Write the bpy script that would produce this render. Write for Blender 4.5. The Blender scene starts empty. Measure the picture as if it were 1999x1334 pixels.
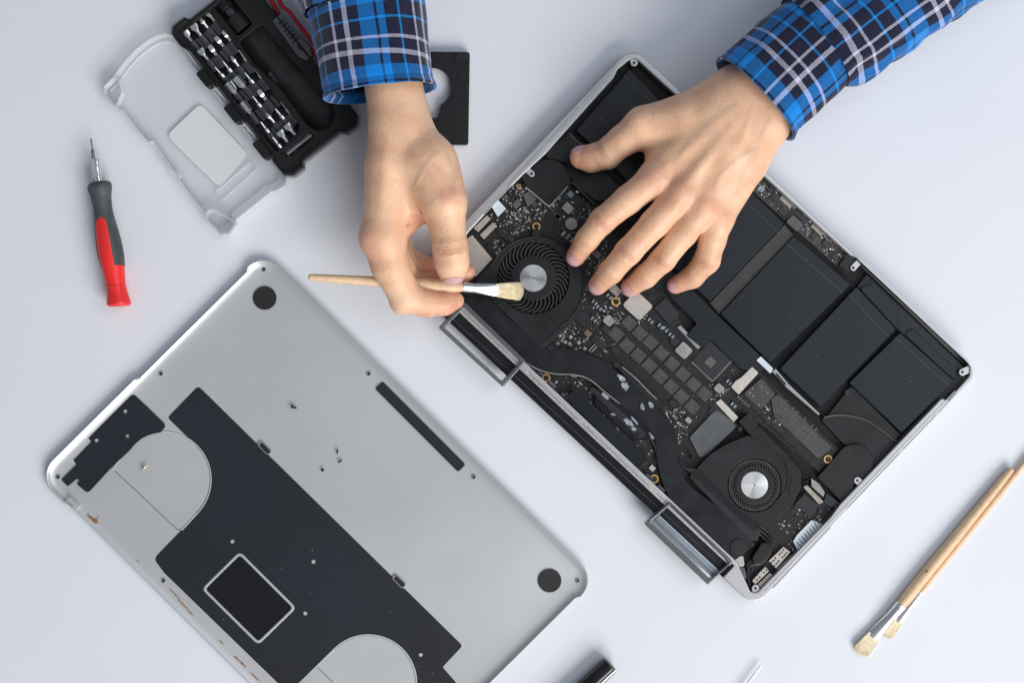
import bpy, bmesh, math, random
import numpy as np
from mathutils import Vector, Matrix, noise
random.seed(7)
rng = np.random.default_rng(7)
SC = bpy.context.scene
COL = SC.collection
K = 0.0004      # metres on the tabletop per photograph pixel
H = 1.1         # camera height above the tabletop

# ---------------------------------------------------------------- camera
cam_d = bpy.data.cameras.new("camera"); cam = bpy.data.objects.new("camera", cam_d)
COL.objects.link(cam); SC.camera = cam
cam.location = (0, 0, H); cam.rotation_euler = (0, 0, 0)
cam_d.sensor_width = 36; cam_d.lens = 36 * H / (1999 * K)
cam_d.clip_start = 0.02; cam_d.clip_end = 30

# ---------------------------------------------------------------- light
world = bpy.data.worlds.new("World"); SC.world = world; world.use_nodes = True
bg = world.node_tree.nodes["Background"]
bg.inputs[0].default_value = (0.80, 0.87, 1.0, 1); bg.inputs[1].default_value = 0.27

def area(name, loc, target, sx, sy, power, color):
    d = bpy.data.lights.new(name, 'AREA'); d.shape = 'RECTANGLE'; d.size = sx; d.size_y = sy
    d.energy = power; d.color = color
    o = bpy.data.objects.new(name, d); COL.objects.link(o); o.location = loc
    o.rotation_euler = (Vector(target) - Vector(loc)).to_track_quat('-Z', 'Y').to_euler()
    return o
area("window_light", (1.8, -2.6, 2.25), (0.12, 0.05, 0), 3.0, 2.0, 172, (1.0, 0.975, 0.945))
area("overhead_fill", (1.1, 0.35, 1.8), (0.25, 0.1, 0), 1.5, 1.5, 13, (0.88, 0.94, 1.0))  # added fill from above, for brightness and gloss towards the right
SC.view_settings.view_transform = 'Standard'; SC.view_settings.look = 'None'
SC.view_settings.exposure = 0.0; SC.view_settings.gamma = 1.0
SC.render.engine = 'CYCLES'
SC.cycles.max_bounces = 8; SC.cycles.transparent_max_bounces = 12
SC.cycles.use_denoising = True

# ---------------------------------------------------------------- helpers: coordinates
def W(px, py, z=0.0):
    s = (H - z) / H * K
    return Vector(((px - 999.5) * s, (667 - py) * s, z))
def S(z): return (H - z) / H * K          # metres per pixel at height z
def Zm(ox, oy, k):                          # reads a point off an enlarged crop
    return lambda x, y: (ox + x / k, oy + y / k)
def Zs(ox, oy, k, *pts): return [(ox + x / k, oy + y / k) for x, y in pts]
U = Vector((0.7314, 0.682)).normalized(); V = Vector((-0.686, 0.728)).normalized()
ANG = math.degrees(math.atan2(U.y, U.x))
def rect(cx, cy, w, h, ang=ANG):
    a = math.radians(ang); c, s = math.cos(a), math.sin(a)
    return [(cx + x * c - y * s, cy + x * s + y * c) for x, y in ((-w/2, -h/2), (w/2, -h/2), (w/2, h/2), (-w/2, h/2))]
def circ(cx, cy, r, n=32, a0=0, a1=360):
    full = abs(a1 - a0) >= 360
    m = n if full else n + 1
    return [(cx + r * math.cos(math.radians(a0 + (a1 - a0) * i / n)), cy + r * math.sin(math.radians(a0 + (a1 - a0) * i / n))) for i in range(m)]
def rnd(pts, r, n=5):
    out = []; m = len(pts)
    rr = r if isinstance(r, (list, tuple)) else [r] * m
    for i in range(m):
        p0, p1, p2 = Vector(pts[i-1]), Vector(pts[i]), Vector(pts[(i+1) % m])
        a, b = p0 - p1, p2 - p1
        if a.length < 1e-6 or b.length < 1e-6 or rr[i] <= 0: out.append(tuple(p1)); continue
        ang = a.angle(b)
        if ang > 3.0: out.append(tuple(p1)); continue
        d = min(rr[i] / math.tan(ang / 2), a.length * .48, b.length * .48)
        q0, q2 = p1 + a.normalized() * d, p1 + b.normalized() * d
        for k in range(n + 1):
            t = k / n
            out.append(tuple(q0 * (1-t)**2 + p1 * 2*t*(1-t) + q2 * t*t))
    return out
def capsule(p, q, r, n=10):
    p, q = Vector(p), Vector(q); d = (q - p); a = math.degrees(math.atan2(d.y, d.x))
    return circ(q.x, q.y, r, n, a - 90, a + 90) + circ(p.x, p.y, r, n, a + 90, a + 270)
def inside(p, poly):
    x, y = p; c = False; j = len(poly) - 1
    for i in range(len(poly)):
        xi, yi = poly[i]; xj, yj = poly[j]
        if (yi > y) != (yj > y) and x < (xj - xi) * (y - yi) / (yj - yi) + xi: c = not c
        j = i
    return c

# ---------------------------------------------------------------- helpers: materials
def mat(name, col, rough=0.5, metal=0.0, var=0.0, vscale=60, bump=0.0, bscale=900, spec=0.5, dust=0.0, dscale=700,
        dustcol=(0.35, 0.36, 0.38), coat=0.0, rvar=0.0, stretch=None):
    m = bpy.data.materials.new(name); m.use_nodes = True
    nt = m.node_tree; N = nt.nodes; L = nt.links; b = N["Principled BSDF"]
    b.inputs['Base Color'].default_value = (*col, 1); b.inputs['Roughness'].default_value = rough
    b.inputs['Metallic'].default_value = metal; b.inputs['Specular IOR Level'].default_value = spec
    b.inputs['Coat Weight'].default_value = coat
    tc = N.new('ShaderNodeTexCoord'); src = tc.outputs['Object']
    if stretch:
        mp = N.new('ShaderNodeMapping'); mp.inputs['Scale'].default_value = stretch[:3]
        mp.inputs['Rotation'].default_value = (0, 0, math.radians(stretch[3])); L.new(src, mp.inputs[0]); src = mp.outputs[0]
    cur = None
    if var > 0 or dust > 0:
        n = N.new('ShaderNodeTexNoise'); n.inputs['Scale'].default_value = vscale; n.inputs['Detail'].default_value = 5; L.new(src, n.inputs[0])
        r = N.new('ShaderNodeMapRange'); r.inputs[1].default_value = .3; r.inputs[2].default_value = .7
        r.inputs[3].default_value = 1 - var; r.inputs[4].default_value = 1 + var; L.new(n.outputs[0], r.inputs[0])
        mx = N.new('ShaderNodeMix'); mx.data_type = 'RGBA'; mx.blend_type = 'MULTIPLY'; mx.inputs[0].default_value = 1
        mx.inputs[6].default_value = (*col, 1); L.new(r.outputs[0], mx.inputs[7]); cur = mx.outputs[2]
        if rvar > 0:
            r2 = N.new('ShaderNodeMapRange'); r2.inputs[1].default_value = .3; r2.inputs[2].default_value = .7
            r2.inputs[3].default_value = max(0.02, rough - rvar); r2.inputs[4].default_value = rough + rvar
            L.new(n.outputs[0], r2.inputs[0]); L.new(r2.outputs[0], b.inputs['Roughness'])
    if dust > 0:
        v = N.new('ShaderNodeTexNoise'); v.inputs['Scale'].default_value = dscale; v.inputs['Detail'].default_value = 1; L.new(tc.outputs['Object'], v.inputs[0])
        r = N.new('ShaderNodeMapRange'); r.inputs[1].default_value = .785 - .10 * dust; r.inputs[2].default_value = .86 - .09*dust; r.inputs[4].default_value = min(1, .8)
        L.new(v.outputs[0], r.inputs[0])
        mx = N.new('ShaderNodeMix'); mx.data_type = 'RGBA'; L.new(r.outputs[0], mx.inputs[0]); L.new(cur, mx.inputs[6]); mx.inputs[7].default_value = (*dustcol, 1); cur = mx.outputs[2]
    if cur: L.new(cur, b.inputs['Base Color'])
    if bump > 0:
        n = N.new('ShaderNodeTexNoise'); n.inputs['Scale'].default_value = bscale; n.inputs['Detail'].default_value = 4; L.new(src, n.inputs[0])
        bp = N.new('ShaderNodeBump'); bp.inputs['Strength'].default_value = bump; bp.inputs['Distance'].default_value = .0004
        L.new(n.outputs[0], bp.inputs['Height']); L.new(bp.outputs[0], b.inputs['Normal'])
    return m
M = {}
M['table'] = mat('white_tabletop', (0.715, 0.735, 0.785), .42, var=.02, vscale=4, bump=.04, bscale=500, dust=.05, dscale=260, dustcol=(.5, .5, .52), spec=.35)
M['alu'] = mat('aluminium', (0.50, 0.50, 0.51), .42, .75, var=.04, vscale=30, bump=.08, bscale=2500)
M['alu_cover'] = mat('satin_aluminium', (0.61, 0.62, 0.625), .42, .55, var=.02, vscale=8, bump=.06, bscale=3000, rvar=.04)
M['alu_dark'] = mat('dark_aluminium', (0.32, 0.32, 0.33), .4, .8, var=.1, vscale=80)
M['strip'] = mat('brushed_strip', (0.46, 0.44, 0.43), .45, .6, var=.25, vscale=700, bump=.3, bscale=1500)
M['floor'] = mat('black_board_base', (0.006, 0.006, 0.0065), .55, spec=.25, var=.4, vscale=120, bump=.3, bscale=900, dust=.15, dscale=900, dustcol=(.16, .15, .13))
M['pcb'] = mat('printed_board', (0.009, 0.0085, 0.0085), .42, spec=.35, var=.5, vscale=220, bump=.5, bscale=1500, dust=.9, dscale=1100, dustcol=(.22, .19, .13))
M['pcb_brown'] = mat('brown_board', (0.035, 0.030, 0.026), .45, var=.5, vscale=260, bump=.5, bscale=1500, dust=1.0, dscale=1000, dustcol=(.3, .25, .15))
M['black'] = mat('black_plastic', (0.0085, 0.009, 0.010), .42, spec=.35, var=.2, vscale=40, bump=.15, bscale=1800, dust=.08, dscale=800, rvar=.05)
M['fanblack'] = mat('fan_housing_black', (0.0085, 0.0092, 0.0105), .46, spec=.33, var=.55, vscale=55, bump=.25, bscale=2500, dust=.12, dscale=900)
M['battery'] = mat('battery_wrap', (0.0060, 0.0080, 0.0120), .38, spec=.33, var=.35, vscale=18, bump=.12, bscale=1500, dust=.02, dscale=600, rvar=.05)
M['void'] = mat('deep_black', (0.006, 0.006, 0.006), .6)
M['glossblack'] = mat('glossy_black', (0.008, 0.008, 0.010), .22, var=.2, vscale=20, rvar=.05)
M['chip'] = mat('chip_resin', (0.042, 0.044, 0.044), .46, var=.25, vscale=200, bump=.2, bscale=2500, dust=.4, dscale=900)
M['chipdark'] = mat('dark_chip_resin', (0.012, 0.012, 0.014), .35, var=.3, vscale=150)
M['die'] = mat('chip_die', (0.12, 0.11, 0.09), .3, .3, var=.2, vscale=200)
M['pipe'] = mat('heat_pipe_black', (0.0065, 0.007, 0.009), .40, spec=.33, var=.6, vscale=60, bump=.25, bscale=1200, dust=.10, dscale=700, rvar=.08)
M['paste'] = mat('thermal_paste', (0.28, 0.30, 0.345), .5, var=.6, vscale=200, bump=.8, bscale=700)
M['grey_part'] = mat('grey_inductor', (0.30, 0.29, 0.28), .4, .4, var=.2, vscale=250, bump=.3, bscale=1500)
M['shield'] = mat('nickel_shield', (0.55, 0.50, 0.45), .36, .7, var=.12, vscale=150, bump=.15, bscale=800)
M['solder'] = mat('solder', (0.62, 0.60, 0.56), .3, .7, var=.2, vscale=500)
M['brown_smd'] = mat('brown_ceramic', (0.13, 0.10, 0.075), .5, var=.3, vscale=400)
M['beige_smd'] = mat('beige_ceramic', (0.34, 0.31, 0.26), .5, var=.3, vscale=400)
M['blue_smd'] = mat('pale_blue_marking', (0.24, 0.29, 0.36), .5, var=.3, vscale=500)
M['gold'] = mat('gold_ring', (0.60, 0.36, 0.13), .35, .7, var=.2, vscale=300)
M['white_plastic'] = mat('pale_blue_plastic', (0.60, 0.66, 0.72), .4, var=.05, vscale=200)
M['grey_tape'] = mat('grey_tape', (0.075, 0.080, 0.085), .55, var=.2, vscale=80, dust=.5)
M['flex'] = mat('brown_flex', (0.028, 0.024, 0.021), .38, var=.3, vscale=60, dust=.3)
M['sticker'] = mat('charcoal_sheet', (0.0135, 0.0155, 0.0225), .50, var=.14, vscale=9, bump=.15, bscale=2200, dust=.01, dscale=500, spec=.35)
M['foot'] = mat('black_pad', (0.010, 0.010, 0.011), .55, bump=.2, bscale=2500)
M['label'] = mat('white_label', (0.66, 0.67, 0.66), .55, var=.01, vscale=20, bump=.05)
M['rust'] = mat('orange_rust', (0.30, 0.15, 0.05), .8, var=.5, vscale=500, bump=.6, bscale=900)
M['screw_black'] = mat('black_screw', (0.012, 0.012, 0.013), .35, .5)
M['screw_brass'] = mat('pale_brass_screw', (0.62, 0.56, 0.42), .3, .8, var=.1, vscale=400)
M['chrome'] = mat('chrome', (0.78, 0.78, 0.79), .24, 1.0, var=.08, vscale=300)
M['dark_steel'] = mat('dark_steel', (0.22, 0.215, 0.21), .3, .85)
M['steel'] = mat('bit_steel', (0.74, 0.73, 0.72), .24, .95, var=.15, vscale=600)
M['bitblack'] = mat('bit_black_oxide', (0.060, 0.062, 0.068), .30, .3, var=.2, vscale=400)
M['tray'] = mat('tray_black', (0.008, 0.008, 0.0085), .46, spec=.3, var=.3, vscale=25, bump=.3, bscale=1500, dust=.08, dscale=500, rvar=.06)
M['traydeep'] = mat('tray_recess', (0.012, 0.012, 0.0125), .42, spec=.5, var=.4, vscale=40, bump=.2)
M['grip'] = mat('grey_rubber', (0.060, 0.064, 0.068), .5, var=.3, vscale=90, bump=.1, bscale=1500)
M['red'] = mat('red_plastic', (0.80, 0.026, 0.022), .38, var=.03, vscale=60, bump=.05)
M['redwire'] = mat('red_wire', (0.33, 0.008, 0.014), .35)
M['wood'] = mat('pale_wood', (0.70, 0.49, 0.30), .42, var=.10, vscale=260, bump=.1, bscale=600, stretch=(1, 1, 1, 0))
M['bristle'] = mat('cream_bristle', (0.92, 0.82, 0.60), .6, var=.15, vscale=400)
M['smoke'] = mat('smoky_plastic', (0.10, 0.11, 0.12), .22, var=.2, vscale=80, rvar=.05)
M['silverpanel'] = mat('silver_film', (0.42, 0.47, 0.52), .22, .8, var=.2, vscale=30)

def clear_mat(name, fac, col, rough):
    m = bpy.data.materials.new(name); m.use_nodes = True; nt = m.node_tree; N = nt.nodes; L = nt.links
    b = N["Principled BSDF"]; b.inputs['Base Color'].default_value = (*col, 1); b.inputs['Roughness'].default_value = rough
    b.inputs['Coat Weight'].default_value = .8; b.inputs['Coat Roughness'].default_value = .03
    t = N.new('ShaderNodeBsdfTransparent'); mx = N.new('ShaderNodeMixShader'); fr = N.new('ShaderNodeLayerWeight'); fr.inputs[0].default_value = .35
    r = N.new('ShaderNodeMapRange'); r.inputs[3].default_value = fac; r.inputs[4].default_value = min(1, fac + .40)
    L.new(fr.outputs['Facing'], r.inputs[0]); L.new(r.outputs[0], mx.inputs[0]); L.new(t.outputs[0], mx.inputs[1]); L.new(b.outputs[0], mx.inputs[2])
    L.new(mx.outputs[0], N['Material Output'].inputs[0]); return m
M['clear'] = clear_mat('clear_plastic', .12, (.80, .82, .84), .15)
M['clear_edge'] = clear_mat('clear_plastic_edge', .24, (.85, .86, .88), .12)
M['smoke_clear'] = clear_mat('smoky_clear_plastic', .72, (.10, .11, .12), .15)

def hub_mat():
    m = mat('turned_steel', (0.62, 0.61, 0.60), .30, 1.0)
    nt = m.node_tree; N = nt.nodes; L = nt.links; b = N["Principled BSDF"]
    b.inputs['Anisotropic'].default_value = .85
    t = N.new('ShaderNodeTangent'); t.direction_type = 'RADIAL'; t.axis = 'Z'; L.new(t.outputs[0], b.inputs['Tangent'])
    return m
M['hub'] = hub_mat()

# ---------------------------------------------------------------- helpers: objects
ORG = {}
def tag(o, label=None, cat=None, group=None, kind=None):
    if label: o['label'] = label
    if cat: o['category'] = cat
    if group: o['group'] = group
    if kind: o['kind'] = kind
    return o
def empty(name, loc, label, cat, group=None):
    o = bpy.data.objects.new(name, None); COL.objects.link(o); o.location = loc; o.empty_display_size = .02
    ORG[o.name] = Vector(loc); return tag(o, label, cat, group)
def link(name, me, m, parent=None, origin=None, smooth=True, sharp=35):
    if isinstance(m, str): m = M[m]
    base = ORG[parent.name] if parent else Vector((0, 0, 0))
    org = Vector(origin) if origin is not None else (base if parent else Vector((0, 0, 0)))
    me.transform(Matrix.Translation(-org))
    o = bpy.data.objects.new(name, me); COL.objects.link(o); me.name = name
    if parent: o.parent = parent
    o.location = org - base; ORG[o.name] = org
    if m: me.materials.append(m)
    if smooth:
        me.polygons.foreach_set('use_smooth', [True] * len(me.polygons)); me.set_sharp_from_angle(angle=math.radians(sharp))
    return o
def bm_prism(bm, pts, z0, z1, bev=0.0, seg=2, taper=0.0):
    top = [bm.verts.new(W(x, y, z1)) for x, y in pts]
    f = bm.faces.new(top); bm.normal_update()
    if f.normal.z < 0: f.normal_flip()
    e = bmesh.ops.extrude_face_region(bm, geom=[f])
    vs = [v for v in e['geom'] if isinstance(v, bmesh.types.BMVert)]
    ft = [g for g in e['geom'] if isinstance(g, bmesh.types.BMFace)]
    # the extruded copy becomes the top, the first face the bottom
    for v in top: v.co.z = z0
    f.normal_flip()
    if bev > 0:
        edges = set()
        for g in ft:
            for ed in g.edges: edges.add(ed)
        try: bmesh.ops.bevel(bm, geom=list(edges), offset=bev, segments=seg, affect='EDGES', profile=.6, clamp_overlap=True)
        except Exception: pass
def fin(bm):
    bmesh.ops.recalc_face_normals(bm, faces=bm.faces)
    me = bpy.data.meshes.new('m'); bm.to_mesh(me); bm.free(); return me
def wn(o):
    w = o.modifiers.new('wn', 'WEIGHTED_NORMAL'); w.keep_sharp = True; w.weight = 80; return o
def prism(name, pts, z0, z1, m, parent=None, bev=0.0003, origin=None, seg=2):
    bm = bmesh.new(); bm_prism(bm, pts, z0, z1, bev, seg)
    o = link(name, fin(bm), m, parent, origin)
    return wn(o) if bev > 0 else o
def prisms(name, polys, z0, z1, m, parent=None, bev=0.0):
    bm = bmesh.new()
    for p in polys: bm_prism(bm, p, z0, z1, bev, 1)
    return link(name, fin(bm), m, parent)
def plate(name, outlines, z0, z1, m, parent=None, bev=0.0003):
    cu = bpy.data.curves.new('c', 'CURVE'); cu.dimensions = '2D'; cu.fill_mode = 'BOTH'
    for pts in outlines:
        sp = cu.splines.new('POLY'); sp.points.add(len(pts) - 1); sp.use_cyclic_u = True
        for i, (x, y) in enumerate(pts):
            w = W(x, y, z1); sp.points[i].co = (w.x, w.y, 0, 1)
    cu.extrude = (z1 - z0) / 2 - bev; cu.bevel_depth = bev; cu.offset = -bev; cu.bevel_resolution = 2
    o = bpy.data.objects.new('tmp', cu); COL.objects.link(o)
    dg = bpy.context.evaluated_depsgraph_get(); me = bpy.data.meshes.new_from_object(o.evaluated_get(dg))
    bpy.data.objects.remove(o); bpy.data.curves.remove(cu)
    me.transform(Matrix.Translation((0, 0, (z0 + z1) / 2)))
    bm = bmesh.new(); bm.from_mesh(me); bmesh.ops.remove_doubles(bm, verts=bm.verts, dist=1e-6); me.materials.clear()
    return wn(link(name, fin(bm), m, parent))
def tube_mesh(pts, rad, n=10, cap=True, sx=1.0, up=None):
    """pts: list of world Vectors, rad: list of radii (or (rs, ru) pairs: sideways, up)"""
    bm = bmesh.new(); rings = []
    m = len(pts)
    for i, p in enumerate(pts):
        t = (pts[min(i+1, m-1)] - pts[max(i-1, 0)]).normalized()
        u = Vector((0, 0, 1)) if abs(t.z) < .95 else Vector((0, 1, 0))
        s = t.cross(u).normalized(); u = s.cross(t).normalized()
        r = rad[i] if not np.isscalar(rad) else rad
        rs, ru = (r if isinstance(r, (tuple, list)) else (r, r))
        rings.append([bm.verts.new(p + s * rs * math.cos(2*math.pi*k/n) + u * ru * math.sin(2*math.pi*k/n)) for k in range(n)])
    for a, b in zip(rings, rings[1:]):
        for k in range(n): bm.faces.new((a[k], a[(k+1) % n], b[(k+1) % n], b[k]))
    if cap: bm.faces.new(rings[0][::-1]); bm.faces.new(rings[-1])
    return fin(bm)
def tube(name, pts, rad, m, parent=None, n=10, sharp=60):
    return link(name, tube_mesh(pts, rad, n), m, parent, sharp=sharp)
def bez(pts, n=8):
    """Catmull-Rom through tuples"""
    P = [Vector(p) for p in pts]; out = []
    for i in range(len(P) - 1):
        p0, p1, p2, p3 = P[max(i-1, 0)], P[i], P[i+1], P[min(i+2, len(P)-1)]
        for k in range(n):
            t = k / n
            out.append(.5 * ((2*p1) + (p2-p0)*t + (2*p0-5*p1+4*p2-p3)*t*t + (3*p1-p0-3*p2+p3)*t**3))
    out.append(P[-1]); return out
def band(path, widths):
    """closed pixel outline of a band of varying width along a pixel path"""
    L, R = [], []
    for i, p in enumerate(path):
        a, b = path[max(i-1, 0)], path[min(i+1, len(path)-1)]
        d = Vector((b[0]-a[0], b[1]-a[1])).normalized(); nrm = Vector((-d.y, d.x)); w = widths[i] / 2 if not np.isscalar(widths) else widths / 2
        L.append((p[0] + nrm.x*w, p[1] + nrm.y*w)); R.append((p[0] - nrm.x*w, p[1] - nrm.y*w))
    return L + R[::-1]

# ---------------------------------------------------------------- the tabletop
bm = bmesh.new(); bmesh.ops.create_grid(bm, x_segments=1, y_segments=1, size=2.2)
tag(link('tabletop', fin(bm), 'table', smooth=False), kind='structure', label='white tabletop under all the tools and laptop parts')
# ================================================================ open laptop
Z0 = .0085          # inner floor
LAP = empty('laptop', W(1354, 638, 0), 'open silver laptop with its bottom off, fans, batteries and circuit board showing', 'laptop')
z1b = lambda *p: Zs(850, 80, 3.335, *p)
z2 = lambda *p: Zs(850, 420, 3.335, *p)
z3 = lambda *p: Zs(1050, 540, 3.335, *p)
z4 = lambda *p: Zs(1250, 600, 3.335, *p)
z5 = lambda *p: Zs(1240, 820, 3.511, *p)
z6 = lambda *p: Zs(1350, 320, 2.2233, *p)
z7 = lambda *p: Zs(1440, 980, 6.67, *p)
z8 = lambda *p: Zs(1460, 330, 6.354, *p)
z9 = lambda *p: Zs(900, 330, 7.019, *p)
outer = rnd([(1234, 88), (1913, 727), (1474, 1188), (1411, 1129), (1433, 1106), (897, 601), (858, 612), (795, 550)], [38, 38, 38, 0, 0, 0, 0, 25], 8)
inner = rnd([(1237, 110), (1330, 196), (1660, 499), (1690, 516), (1892, 708), (1893, 734), (1850, 782), (1838, 778), (1640, 985), (1622, 1010), (1478, 1158), (1466, 1158), (1439, 1098), (903, 593),
             (838, 560), (915, 452), (990, 371), (1021, 341), (1066, 299), (1198, 152), (1206, 135)], [14, 0, 0, 0, 10, 10, 3, 3, 3, 3, 10, 10, 0, 0, 6, 3, 3, 3, 3, 3, 3], 4)
case = plate('case', [outer, inner], .0048, .0165, 'alu', LAP, bev=.0009)
prism('display_lid', rnd([(1236, 94), (1908, 727), (1474, 1182), (801, 550)], 36, 8), .0002, .0046, 'alu_dark', LAP, bev=.0008)
prism('floor_plate', rnd([(1236, 104), (1898, 727), (1476, 1166), (825, 553)], 20, 4), .0048, Z0, 'floor', LAP, bev=0)
# hinge cover, vent strip
hc = [(1440, 1099), (1411, 1129), (858, 612), (893, 588)]
prism('hinge_cover', hc, .003, .0125, 'glossblack', LAP, bev=.0030, seg=5)
vs_path = [(897, 604), (1240, 927), (1427, 1100)]
prism('vent_strip', [(892, 606), (899, 598), (1431, 1098), (1424, 1106)], .0125, .0168, 'strip', LAP, bev=.0002)
prisms('vent_strip_rib', [band([(897 + 528*t0 , 602 + 497*t0), (897 + 528*t1, 602 + 497*t1)], 2.2) for t0, t1 in ((0, .23), (.26, .44), (.455, .70), (.73, .99))], .0167, .0170, 'alu_dark', LAP)
tube('hinge_trim', [W(893 - 15, 603 + 14, .0131), W(1433 - 15, 1103 + 12, .0131)], .0004, 'chip', LAP, 8)
# groove lines along the two short rims
def ER(t, off): return (1913 - .687*t - .727*off, 727 + .727*t - .687*off)
def EL(t, off): return (1234 - .676*t + .737*off, 88 + .737*t + .676*off)
for fn_, t0, t1, off in ((ER, 62, 112, 4.6), (ER, 118, 214, 5), (ER, 222, 372, 5), (ER, 420, 585, 4), (EL, 55, 150, 5), (EL, 158, 255, 5), (EL, 262, 365, 5)):
    prism('rim_groove', band([fn_(t0, off), fn_(t1, off)], 1.7), .0155, .01665, 'alu_dark', LAP, bev=0)
for fn_, t0, t1, off in ((ER, 60, 600, 10), (EL, 60, 440, 10)):
    prism('rim_ridge', band([fn_(t0, off), fn_(t1, off)], 1.6), .0160, .0169, 'alu', LAP, bev=.0002)
def tab(p, q, r=9):
    b = plate('screw_tab', [capsule(p, q, r)], .0125, .0153, 'alu', LAP, bev=.0004)
    prism('screw_hole', circ(p[0], p[1], 2.6, 12), .0150, .0156, 'void', b, bev=0)
tab((1238, 122), (1236, 111), 7.5); tab((1038, 339), (1020, 322), 6); tab((1666, 523), (1676, 512), 6); tab((1879, 727), (1890, 722), 7)
tab((1674, 939), (1690, 952), 7); tab((1475, 1150), (1477, 1162), 7.5)

def screw(cx, cy, z, r=3.4, ring=None, parent=LAP):
    if ring:
        o = plate('screw_ring', [circ(cx, cy, ring, 24), circ(cx, cy, ring * .62, 24)], z - .001, z + .0004, 'gold', parent, bev=.0001)
    s = prism('screw', circ(cx, cy, r, 16), z - .001, z + .0008, 'chipdark', parent, bev=.0002)
    prism('screw_socket', circ(cx, cy, r * .42, 8), z + .0007, z + .00085, 'void', s, bev=0)
    return s
# ---- batteries
cells = [
 [(1455, 362), (1532, 437), (1386, 590), (1309, 517)],
 [(1549, 460), (1662, 556), (1503, 709), (1405, 613)],
 [(1672, 559), (1750, 643), (1602, 796), (1522, 720)],
 [(1757, 649), (1864, 744), (1760, 846), (1657, 748)],
 [(1228, 134), (1338, 244), (1234, 360), (1124, 254)],
 [(1342, 250), (1421, 326), (1280, 480), (1200, 402)]]
for c in cells:
    b = prism('battery_cell', rnd(c, 4, 3), Z0, .0143, 'battery', LAP, bev=.0011, seg=3)
    c4 = [Vector(p) for p in c]
    a = [c4[0].lerp(c4[3], .10), c4[1].lerp(c4[2], .10)]
    prism('wrap_seam', band([tuple(a[0]), tuple(a[1])], 1.1), .0142, .01436, 'chip', b, bev=0)
# sloped shoulder piece over C and D
bm = bmesh.new()
for poly, za, zb in (([(1692, 534), (1882, 716), (1864, 744), (1757, 649), (1750, 643), (1672, 559)], .0118, .0118),): bm_prism(bm, rnd(poly, 5, 3), Z0, za, .0012, 3)
link('battery_shoulder', fin(bm), 'battery', LAP)
prism('battery_shoulder', rnd([(1706, 552), (1756, 600), (1750, 643), (1676, 562)], 6, 3), .0117, .0129, 'battery', LAP, bev=.001, seg=3)
prism('battery_shoulder', rnd([(1782, 640), (1858, 714), (1856, 738), (1764, 652)], 8, 3), .0117, .0127, 'battery', LAP, bev=.001, seg=3)
prism('flex_strip', [(1532, 438), (1549, 460), (1404, 613), (1386, 592)], Z0, .0122, 'flex', LAP, bev=.0002)
prism('battery_pad', rnd(z8((560, 565), (690, 680), (610, 780), (475, 650)), 3, 3), .0100, .0150, 'grey_tape', LAP, bev=.0006)
# plate between the batteries and the logic board (cover over the trackpad cable)
prism('battery_cover_plate', rnd([(1300, 520), (1352, 568), (1400, 615), (1502, 712), (1483, 727), (1448, 722), (1388, 664), (1372, 680), (1340, 655), (1360, 632), (1300, 572), (1277, 560)], 3, 3), Z0, .0128, 'battery', LAP, bev=.0004)
screw(1503, 697, .0145, 3)
prism('silver_bracket', rnd(z4((785, 320), (865, 400), (850, 435), (755, 345)), 2, 2), .011, .0138, 'white_plastic', LAP, bev=.0002)
prism('rail', band(z4((870, 410), (960, 515), (1165, 700)), [9, 8, 4]), .0105, .0139, 'alu_dark', LAP, bev=.0004)
prism('rail_slot', band(z4((885, 435), (945, 505)), 4), .0138, .0142, 'void', LAP, bev=0)
# ---- speaker bodies and lower right moulding
prism('speaker_body', rnd(z6((600, 1080), (690, 965), (720, 985), (905, 1175), (810, 1320), (690, 1250), (560, 1110)), 5, 3), Z0, .0118, 'fanblack', LAP, bev=.0008)
tube('speaker_ridge', [W(x, y, .0120) for x, y in bez(z6((575, 1100), (650, 1090), (750, 1110), (830, 1160), (890, 1210)), 6)], .0009, 'chip', LAP, 8)
screw(*z6((677, 993))[0], .0119, 5)
prism('side_board', rnd(z6((1165, 905), (1205, 925), (1180, 970), (1150, 985), (820, 1325), (800, 1300), (1120, 960)), 4, 3), Z0, .0112, 'black', LAP, bev=.0006)
screw(*z6((1187, 933))[0], .0113, 5)
def speaker(circle, r, body, dot):
    s = prism('speaker', body, Z0, .0142, 'fanblack', LAP, bev=.0006, seg=3)
    plate('speaker_rim', [circ(dot[0], dot[1], dot[2] + .9, 32), circ(dot[0], dot[1], dot[2] - .9, 32)], .0136, .01424, 'void', s, bev=0)
    prism('speaker_dome', circ(dot[0], dot[1], dot[2] - 1, 32), .0136, .01435, 'black', s, bev=.0002)
sb = circ(1073, 352, 41, 18, -150, 30) + z1b((872, 935), (750, 1065), (725, 1060), (590, 940), (560, 880), (640, 830))
speaker(None, 0, rnd(sb, 3, 2), (1063, 362, 18))
sb = circ(1668, 905, 37, 16, -150, 20) + z5((1560, 430), (1500, 440), (1490, 500), (1430, 580), (1250, 395))
speaker(None, 0, rnd(sb, 3, 2), (1655, 919, 18.5))
tube('raised_rim', [W(x, y, .0125) for x, y in bez(z9((1500, 190), (1540, 200), (1820, 470)), 5)], .0009, 'chip', LAP, 8)
tube('raised_rim', [W(x, y, .0135) for x, y in bez(z9((880, 250), (940, 290), (1180, 490), (1230, 490), (1460, 240)), 5)], .0008, 'grey_part', LAP, 8)
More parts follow.
